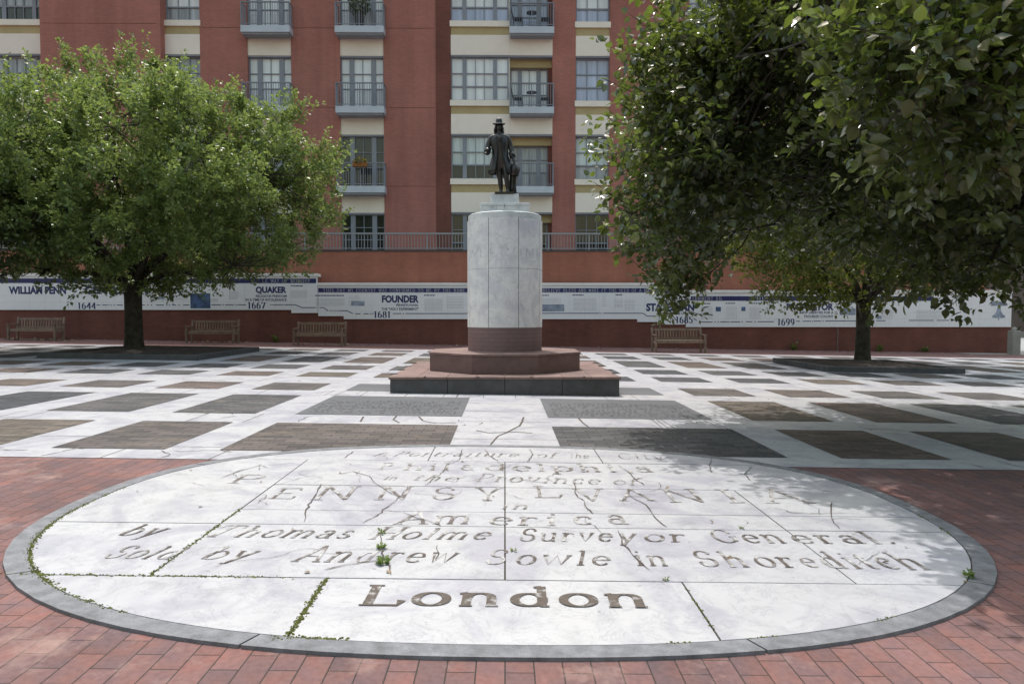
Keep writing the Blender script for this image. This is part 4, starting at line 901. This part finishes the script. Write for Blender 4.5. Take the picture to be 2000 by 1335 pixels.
# chairs, tables and pots on the balconies
def seat(name, label, x, y, z, face):
    t = thing(name, label, 'chair', (x, y, z), 0, 'metal chairs on the balconies')
    MB().box(-.2, .2, -.2, .2, .4, .43).build('seat', MAT['darkmetal'], t)
    b = MB()
    for sy in (-1, 1): b.beam((.2 * -face, sy * .18, .43), (.3 * -face, sy * .18, .85), .025, .025, (0, 1, 0))
    for k in range(4): b.beam((-face * (.22 + .02 * k), -.18, .5 + k * .1), (-face * (.22 + .02 * k), .18, .5 + k * .1), .02, .04)
    b.build('backrest', MAT['darkmetal'], t)
    for sx in (-1, 1):
        for sy in (-1, 1): MB().beam((sx * .18, sy * .18, .4), (sx * .22, sy * .18, .001), .025, .025, (0, 1, 0)).build('leg', MAT['darkmetal'], t)
    return t
for ri, where in ((2, 'just above the statue'), (3, 'at the top edge')):
    z = ROWZ[ri] - WH - .40 + .001
    seat('balcony_chair', 'dark metal chair at the left of the balcony ' + where, .58, FY - .2, z, 1); seat('balcony_chair', 'dark metal chair at the right of the balcony ' + where, 1.78, FY - .2, z, -1)
    t = thing('balcony_table', 'small dark table between chairs on the balcony ' + where, 'table', (1.18, FY - .2, z), 0, 'round balcony tables')
    MB().lathe([(.0, .68), (.24, .68), (.24, .7), (0, .7)], 18).build('table_top', MAT['darkmetal'], t); MB().lathe([(.16, .0), (.16, .02), (.02, .04), (.02, .679)], 12).build('table_stem', MAT['darkmetal'], t)
def leafball(name, m, parent, n, rx, rz_, zc, ls, seed):
    g = np.random.default_rng(seed); d = g.normal(size=(n, 3)); d /= np.linalg.norm(d, axis=1, keepdims=True); P = d * np.array([rx, rx * .8, rz_]) * g.uniform(.3, 1, n)[:, None] ** .5 + np.array([0, 0, zc])
    V, F = leaf_mesh(P, d + g.normal(0, .5, (n, 3)), g.normal(0, .6, (n, 3)) + np.array([0, -.3, .7]), ls * g.uniform(.6, 1.3, n), False); return np_obj(name, V, F, m, parent)
t = thing('potted_plant', 'bushy green and red plant in a dark pot on the top left balcony', 'plant', (-6.35, FY - .22, ROWZ[3] - WH - .40 + .001))
MB().lathe([(.0, 0), (.16, 0), (.24, .5), (.22, .5), (.2, .44), (0, .44)], 16).build('pot', MAT['darkmetal'], t); leafball('foliage', MAT['plant'], t, 700, .48, .42, 1.0, .11, 4)
z = ROWZ[1] - WH - .40
t = thing('flower_box', 'orange flower box of yellow blooms hung on the balcony railing left of the statue', 'planter', (-6.3, FY - .56, z + .8))
MB().prism([(-.32, -.1), (.32, -.1), (.3, .08), (-.3, .08)], .0, .2).build('box', MAT['plastic'], t, bevel=.01); leafball('foliage', MAT['plant'], t, 160, .33, .1, .24, .07, 5); leafball('blooms', MAT['flower'], t, 90, .32, .09, .28, .06, 6)

# ================================================================== BENCHES
def bench():
    t = thing('park_bench', 'x', 'bench', (0, 0, 0), 0, 'slatted wooden benches along the wall'); m = MAT['teak']; w = .9
    b = MB()
    for k in range(6): y = -.27 + k * .088; b.box(-w + .03, w - .03, y, y + .066, .43, .455)
    b.build('seat', m, t, bevel=.004)
    b = MB(); b.beam((-w + .06, .27, .83), (w - .06, .27, .83), .045, .085); b.beam((-w + .06, .235, .5), (w - .06, .235, .5), .04, .06)
    for k in range(15): x = -w + .15 + k * (2 * w - .3) / 14; b.beam((x, .235, .53), (x, .268, .79), .05, .016, (0, 1, 0))
    b.build('backrest', m, t)
    b = MB(); b.box(-w + .06, w - .06, -.285, -.26, .35, .428); b.build('apron', m, t)
    for s_ in (-1, 1):
        MB().box(s_ * w - .035, s_ * w + .035, -.31, -.24, -.02, .62).build('front_leg', m, t, bevel=.004)
        b = MB(); b.beam((s_ * w, .2, -.02), (s_ * w, .215, .44), .07, .07, (0, 1, 0)); b.beam((s_ * w, .215, .44), (s_ * w, .29, .9), .07, .06, (0, 1, 0)); b.build('back_leg', m, t)
        MB().box(s_ * w - .04, s_ * w + .04, -.34, .22, .621, .655).build('armrest', m, t, bevel=.005)
        MB().box(s_ * w - .022, s_ * w + .022, -.239, .17, .33, .42).build('side_rail', m, t)
    return t
bp = bench()
spots = [(-18.0, 26.75, -2, 'weathered wooden bench at the far left with litter strewn under it'), (-11.3, 26.85, -1, 'weathered wooden bench just right of the left tree trunk'), (-6.95, 26.05, -2, 'weathered wooden bench nearest the left of the monument, under the steps in the tiles'), (6.28, 24.95, 3, 'weathered wooden bench standing alone to the right of the monument')]
for i, (x, y, a, l) in enumerate(spots):
    if i == 0: bp.location = (x, y, gz(x)); bp.rotation_euler = (0, 0, R(a)); bp['label'] = l
    else: dup(bp, (x, y, gz(x)), R(a), l)

# ================================================================== TREE BEDS AND TREES
def bed(x0, x1, y0, y1, label):
    cx, cy = (x0 + x1) / 2, (y0 + y1) / 2; t = thing('tree_bed', label, 'planter', (cx, cy, gz(cx)), 0, 'kerbed tree beds'); a, c_ = (x1 - x0) / 2, (y1 - y0) / 2; h, w = .14, .16
    for nm, q in (('front', (-a, a, -c_, -c_ + w)), ('back', (-a, a, c_ - w, c_)), ('l', (-a, -a + w, -c_ + w + .002, c_ - w - .002)), ('r', (a - w, a, -c_ + w + .002, c_ - w - .002))):
        MB().prism([(q[0], q[2]), (q[1], q[2]), (q[1], q[3]), (q[0], q[3])], -.05, h, SLOPE).build('kerb', MAT['kerbdark'], t, bevel=.012)
    b = MB(); n = 14; rr_ = random.Random(int(abs(x0) * 10))
    for j in range(n + 1):
        for i in range(n + 1): x = -a + w + (2 * a - 2 * w) * i / n; y = -c_ + w + (2 * c_ - 2 * w) * j / n; b.v.append((x, y, .075 + SLOPE * x + rr_.uniform(0, .05) + .07 * (1 - (x / a) ** 2) * (1 - (y / c_) ** 2)))
    for j in range(n):
        for i in range(n): o = j * (n + 1) + i; b.f.append((o, o + 1, o + n + 2, o + n + 1))
    b.build('mulch', MAT['soil'], t, smooth=True)
bed(-11.6, -7.65, 17.2, 21.6, 'low dark kerb round a bed of mulch under the left tree'); bed(7.75, 11.1, 16.5, 19.9, 'low dark kerb round a bed of mulch under the right tree')
tree('shade_tree', 'leafy round pear tree with light green crown and dark trunk at left', (-10.84, 20.3, gz(-10.84)), .255, 2.0, (.2, 0, 4.72), (5.45, 4.6, 2.87), 3, 620, 10, 31, .108, MAT['leaf_left'], spike=.8, shell=(.35, 1.0), limbs=11, clump=.44, extra=((-3.2, -.6, 2.6), (3.1, -.5, 2.5)), keep=lambda p: not (p[0] < -12.6 - (8.6 - p[2]) * 1.1 and p[2] > 5.6), spots=[(D(px, py, Y)[0], Y, D(px, py, Y)[1]) for px, py, Y in ((140, 140, 20), (150, 165, 20.3), (188, 132, 20.5), (196, 160, 19.8), (243, 128, 20.2), (250, 150, 20.6), (236, 170, 19.9), (300, 140, 20.1), (312, 160, 20.4), (330, 185, 20), (390, 215, 20.2), (480, 235, 20.2), (560, 290, 20.3), (640, 430, 20), (620, 410, 20.4), (600, 470, 20.1), (585, 505, 20.2), (540, 520, 19.9))])
tree('shade_tree', 'darker tree whose crown leans in from the left edge of the photo', (-15.6, 16.5, gz(-15.6)), .25, 2.0, (.1, 0, 3.7), (4.5, 4.0, 2.3), 12, 320, 10, 28, .115, MAT['leaf_edge'], spike=.5, shell=(.45, 1.0), clump=.44)
tree('shade_tree', 'yellow green tree with forked dark trunk in the right hand bed', (9.95, 19.1, gz(9.95)), .2, 1.75, (.2, .2, 4.3), (4.6, 4.2, 2.9), 5, 320, 9, 28, .112, MAT['leaf_back'], spike=.4, shell=(.5, 1.0), clump=.46, extra=((1.6, -.4, 2.7),))
def near_ok(p):
    t = p[0] / max(p[1], .1)                                   # the underside is cut higher over the middle of the crown
    return p[2] > 1.62 + (.42 if .28 < t < .56 else .0) and p[0] > 1.6 + .25 * math.sin(p[2] * 2.3)
_nr = random.Random(4)
near_low = [(D(px + 38, py - 22, Y)[0], Y, D(px + 38, py - 22, Y)[1]) for px, py, Y in [(1262 + i * 34 + _nr.uniform(-12, 12) + (10 if j > 4 else 0), 150 + j * 46 + _nr.uniform(-18, 18), 7.6 + _nr.uniform(-.7, 1.0)) for j in range(8) for i in range(6) if not (i > 3 and j > 6)] + list(((1285, 575, 8.2), (1265, 545, 8.0), (1305, 560, 8.4), (1245, 500, 8.0), (1228, 455, 7.8), (1270, 480, 8.2), (1225, 395, 7.8), (1330, 535, 8.4), (1215, 330, 8.0), (1300, 595, 8.3))) + [(1668 + i * 56 + _nr.uniform(-22, 22), 50 + j * 62 + _nr.uniform(-24, 24), 4.5 + _nr.uniform(-.35, .35)) for j in range(6) for i in range(6) if i > j - 3]]
tree('shade_tree', 'near tree at right, its glossy dark leaves filling the upper right corner', (6.9, 7.4, gz(6.9)), .2, 1.7, (-.95, .3, 4.1), (4.35, 4.0, 2.8), 8, 860, 12, 18, .088, MAT['leaf_near'], big=True, spike=.1, shell=(.4, 1.0), clump=.44, keep=near_ok, spots=near_low)

# ================================================================== SMALL THINGS
def weed(x, y, label, n, r_, seed, group='weeds in the cracks', h=.04):
    t = thing('weed', label, 'weed', (x, y, gz(x) + .0145), 0, group); g = np.random.default_rng(seed); a = g.uniform(0, 2 * math.pi, n); d = np.stack([np.cos(a), np.sin(a), g.uniform(.1, .9, n)], 1)
    P = d * np.array([r_ * .5, r_ * .5, h]) * g.uniform(.1, 1, n)[:, None]; V, F = leaf_mesh(P, d, np.tile([0, 0, 1.0], (n, 1)) + g.normal(0, .3, (n, 3)), r_ * g.uniform(.4, .9, n), False); np_obj('foliage', V, F, MAT['weed'], t)
    MB().tube([(0, 0, -.005), (0, 0, h * .5)], [.003, .002], 5).build('stem', MAT['bark'], t)
weed(*G(746, 1046), 'small weed at the top of the crack by the carved word Holme', 18, .03, 1, h=.02); weed(*G(745, 1076), 'bushy weed halfway down the crack beside the carved word Andrew', 30, .036, 2, h=.025); weed(*G(748, 1106), 'largest weed, spreading along the crack below the carved word Andrew', 36, .042, 3, h=.025)
weed(*G(1004, 1081), 'thin weed on the centre joint left of the carved word Sowle', 14, .022, 4, h=.012)
weed(*G(1300, 1138), 'tiny weed on the joint above the right end of the carved word London', 14, .02, 5, h=.01); weed(*G(1892, 1132), 'tufted weed where the right kerb meets the oval', 30, .035, 6, h=.03); weed(*G(1448, 1036), 'flat weed above the carved word General', 14, .022, 7, h=.01)
for k, (px, py) in enumerate(((1550, 679), (1716, 684), (1806, 686), (540, 667))):
    weed(Wx(px), WY - .14, ('leafy weed at the wall foot left of the right tree trunk', 'tall weed at the wall foot right of the right tree trunk', 'spreading weed at the wall foot towards its right end', 'weed at the wall foot between two benches')[k], 60, .16, 20 + k, 'weeds at the wall foot', .3)
b = MB(); rr = random.Random(9)                              # moss in the joints of the oval
def mossy(p, q, n, w):
    for _ in range(n):
        t = rr.random(); x = p[0] + (q[0] - p[0]) * t + rr.gauss(0, w); y = p[1] + (q[1] - p[1]) * t + rr.gauss(0, w); s_ = rr.uniform(.002, .007); k = rr.uniform(.001, .006)
        b.add([(x - s_, y - s_ * .6, .0135 + gz(x)), (x + s_, y - s_ * .7, .0135 + gz(x)), (x + s_ * .8, y + s_, .0135 + gz(x)), (x - s_, y + s_ * .8, .0135 + gz(x)), (x, y, .0145 + k + gz(x))], [(0, 1, 4), (1, 2, 4), (2, 3, 4), (3, 0, 4)])
mossy((-1.655, 3.2), (-1.655, 4.3), 260, .006); mossy((-2.5, 3.19), (-1.0, 3.19), 260, .006); mossy((-.83, 3.18), (-.83, 2.6), 330, .008); mossy((-.9, 2.59), (-.6, 2.585), 110, .008); mossy((.83, 3.1), (.83, 2.7), 30, .004)
ring = sup(OA - .102, OB - .096, 120)
for k in range(58, 76): mossy(ring[k], ring[k + 1], 60 if 60 < k < 72 else 22, .009)
for k in (96, 99, 104, 116, 118): mossy(ring[k], ring[(k + 1) % 120], 14, .006)
tag(b.build('moss', MAT['moss']), kind='stuff')
g = np.random.default_rng(31); P = []                        # fallen leaves: thick under the first bench, thin elsewhere
def scatter(n, x0, x1, y0, y1):
    for _ in range(n): x = g.uniform(x0, x1); P.append((x, g.uniform(y0, y1), gz(x) + .02))
scatter(150, -19.6, -16.8, 26.6, 28.1); scatter(40, -16.8, -12.4, 27.6, 28.15); scatter(60, -12.4, -10.2, 27, 28.1); scatter(50, -8, -5.8, 26.4, 28.1); scatter(90, -6, 18, 26.8, 28.1); scatter(160, -12, 12, 6, 22); scatter(40, -4, 4, 2, 5.8); scatter(60, -11.5, -7.8, 17.3, 21.4)
P = np.array(P); n = len(P); V, F = leaf_mesh(P, np.concatenate([g.normal(size=(n, 2)), g.normal(0, .15, (n, 1))], 1), np.tile([0, 0, 1.0], (n, 1)) + g.normal(0, .3, (n, 3)), np.where(P[:, 1] > 24, .11, .028) * g.uniform(.5, 1.3, n), True)
tag(np_obj('fallen_leaves', V, F, MAT['litter']), kind='stuff')
x = 20.35; t = thing('bollard', 'square grey concrete post cut off by the right edge of the photo', 'bollard', (x, 27.4, gz(x)))
MB().prism([(-.16, -.16), (.16, -.16), (.16, .16), (-.16, .16)], -.05, .95).build('shaft', MAT['concrete'], t, bevel=.02); MB().lathe([(.1, .951), (.1, 1.0), (.06, 1.08), (0, 1.1)], 14).build('cap', MAT['concrete'], t)
t = thing('stone_building', 'dark stone building across the street at the far right', 'building', (44, 62, 0))
MB().box(-20, 20, 0, 10, -2, 12).build('wall', MAT['stonewall'], t)
for k in range(9):
    x = -18 + k * 4.2
    f = MB().box(x, x + 1.5, -.08, -.001, 1.2, 3.6).build('window', MAT['frame'], t); MB().box(x + .12, x + 1.38, -.1, -.081, 1.32, 3.48).build('pane', MAT['dark'], f)
MB().box(-20, 20, -.12, -.002, -1.9, -.2).build('base_course', MAT['concrete'], t)
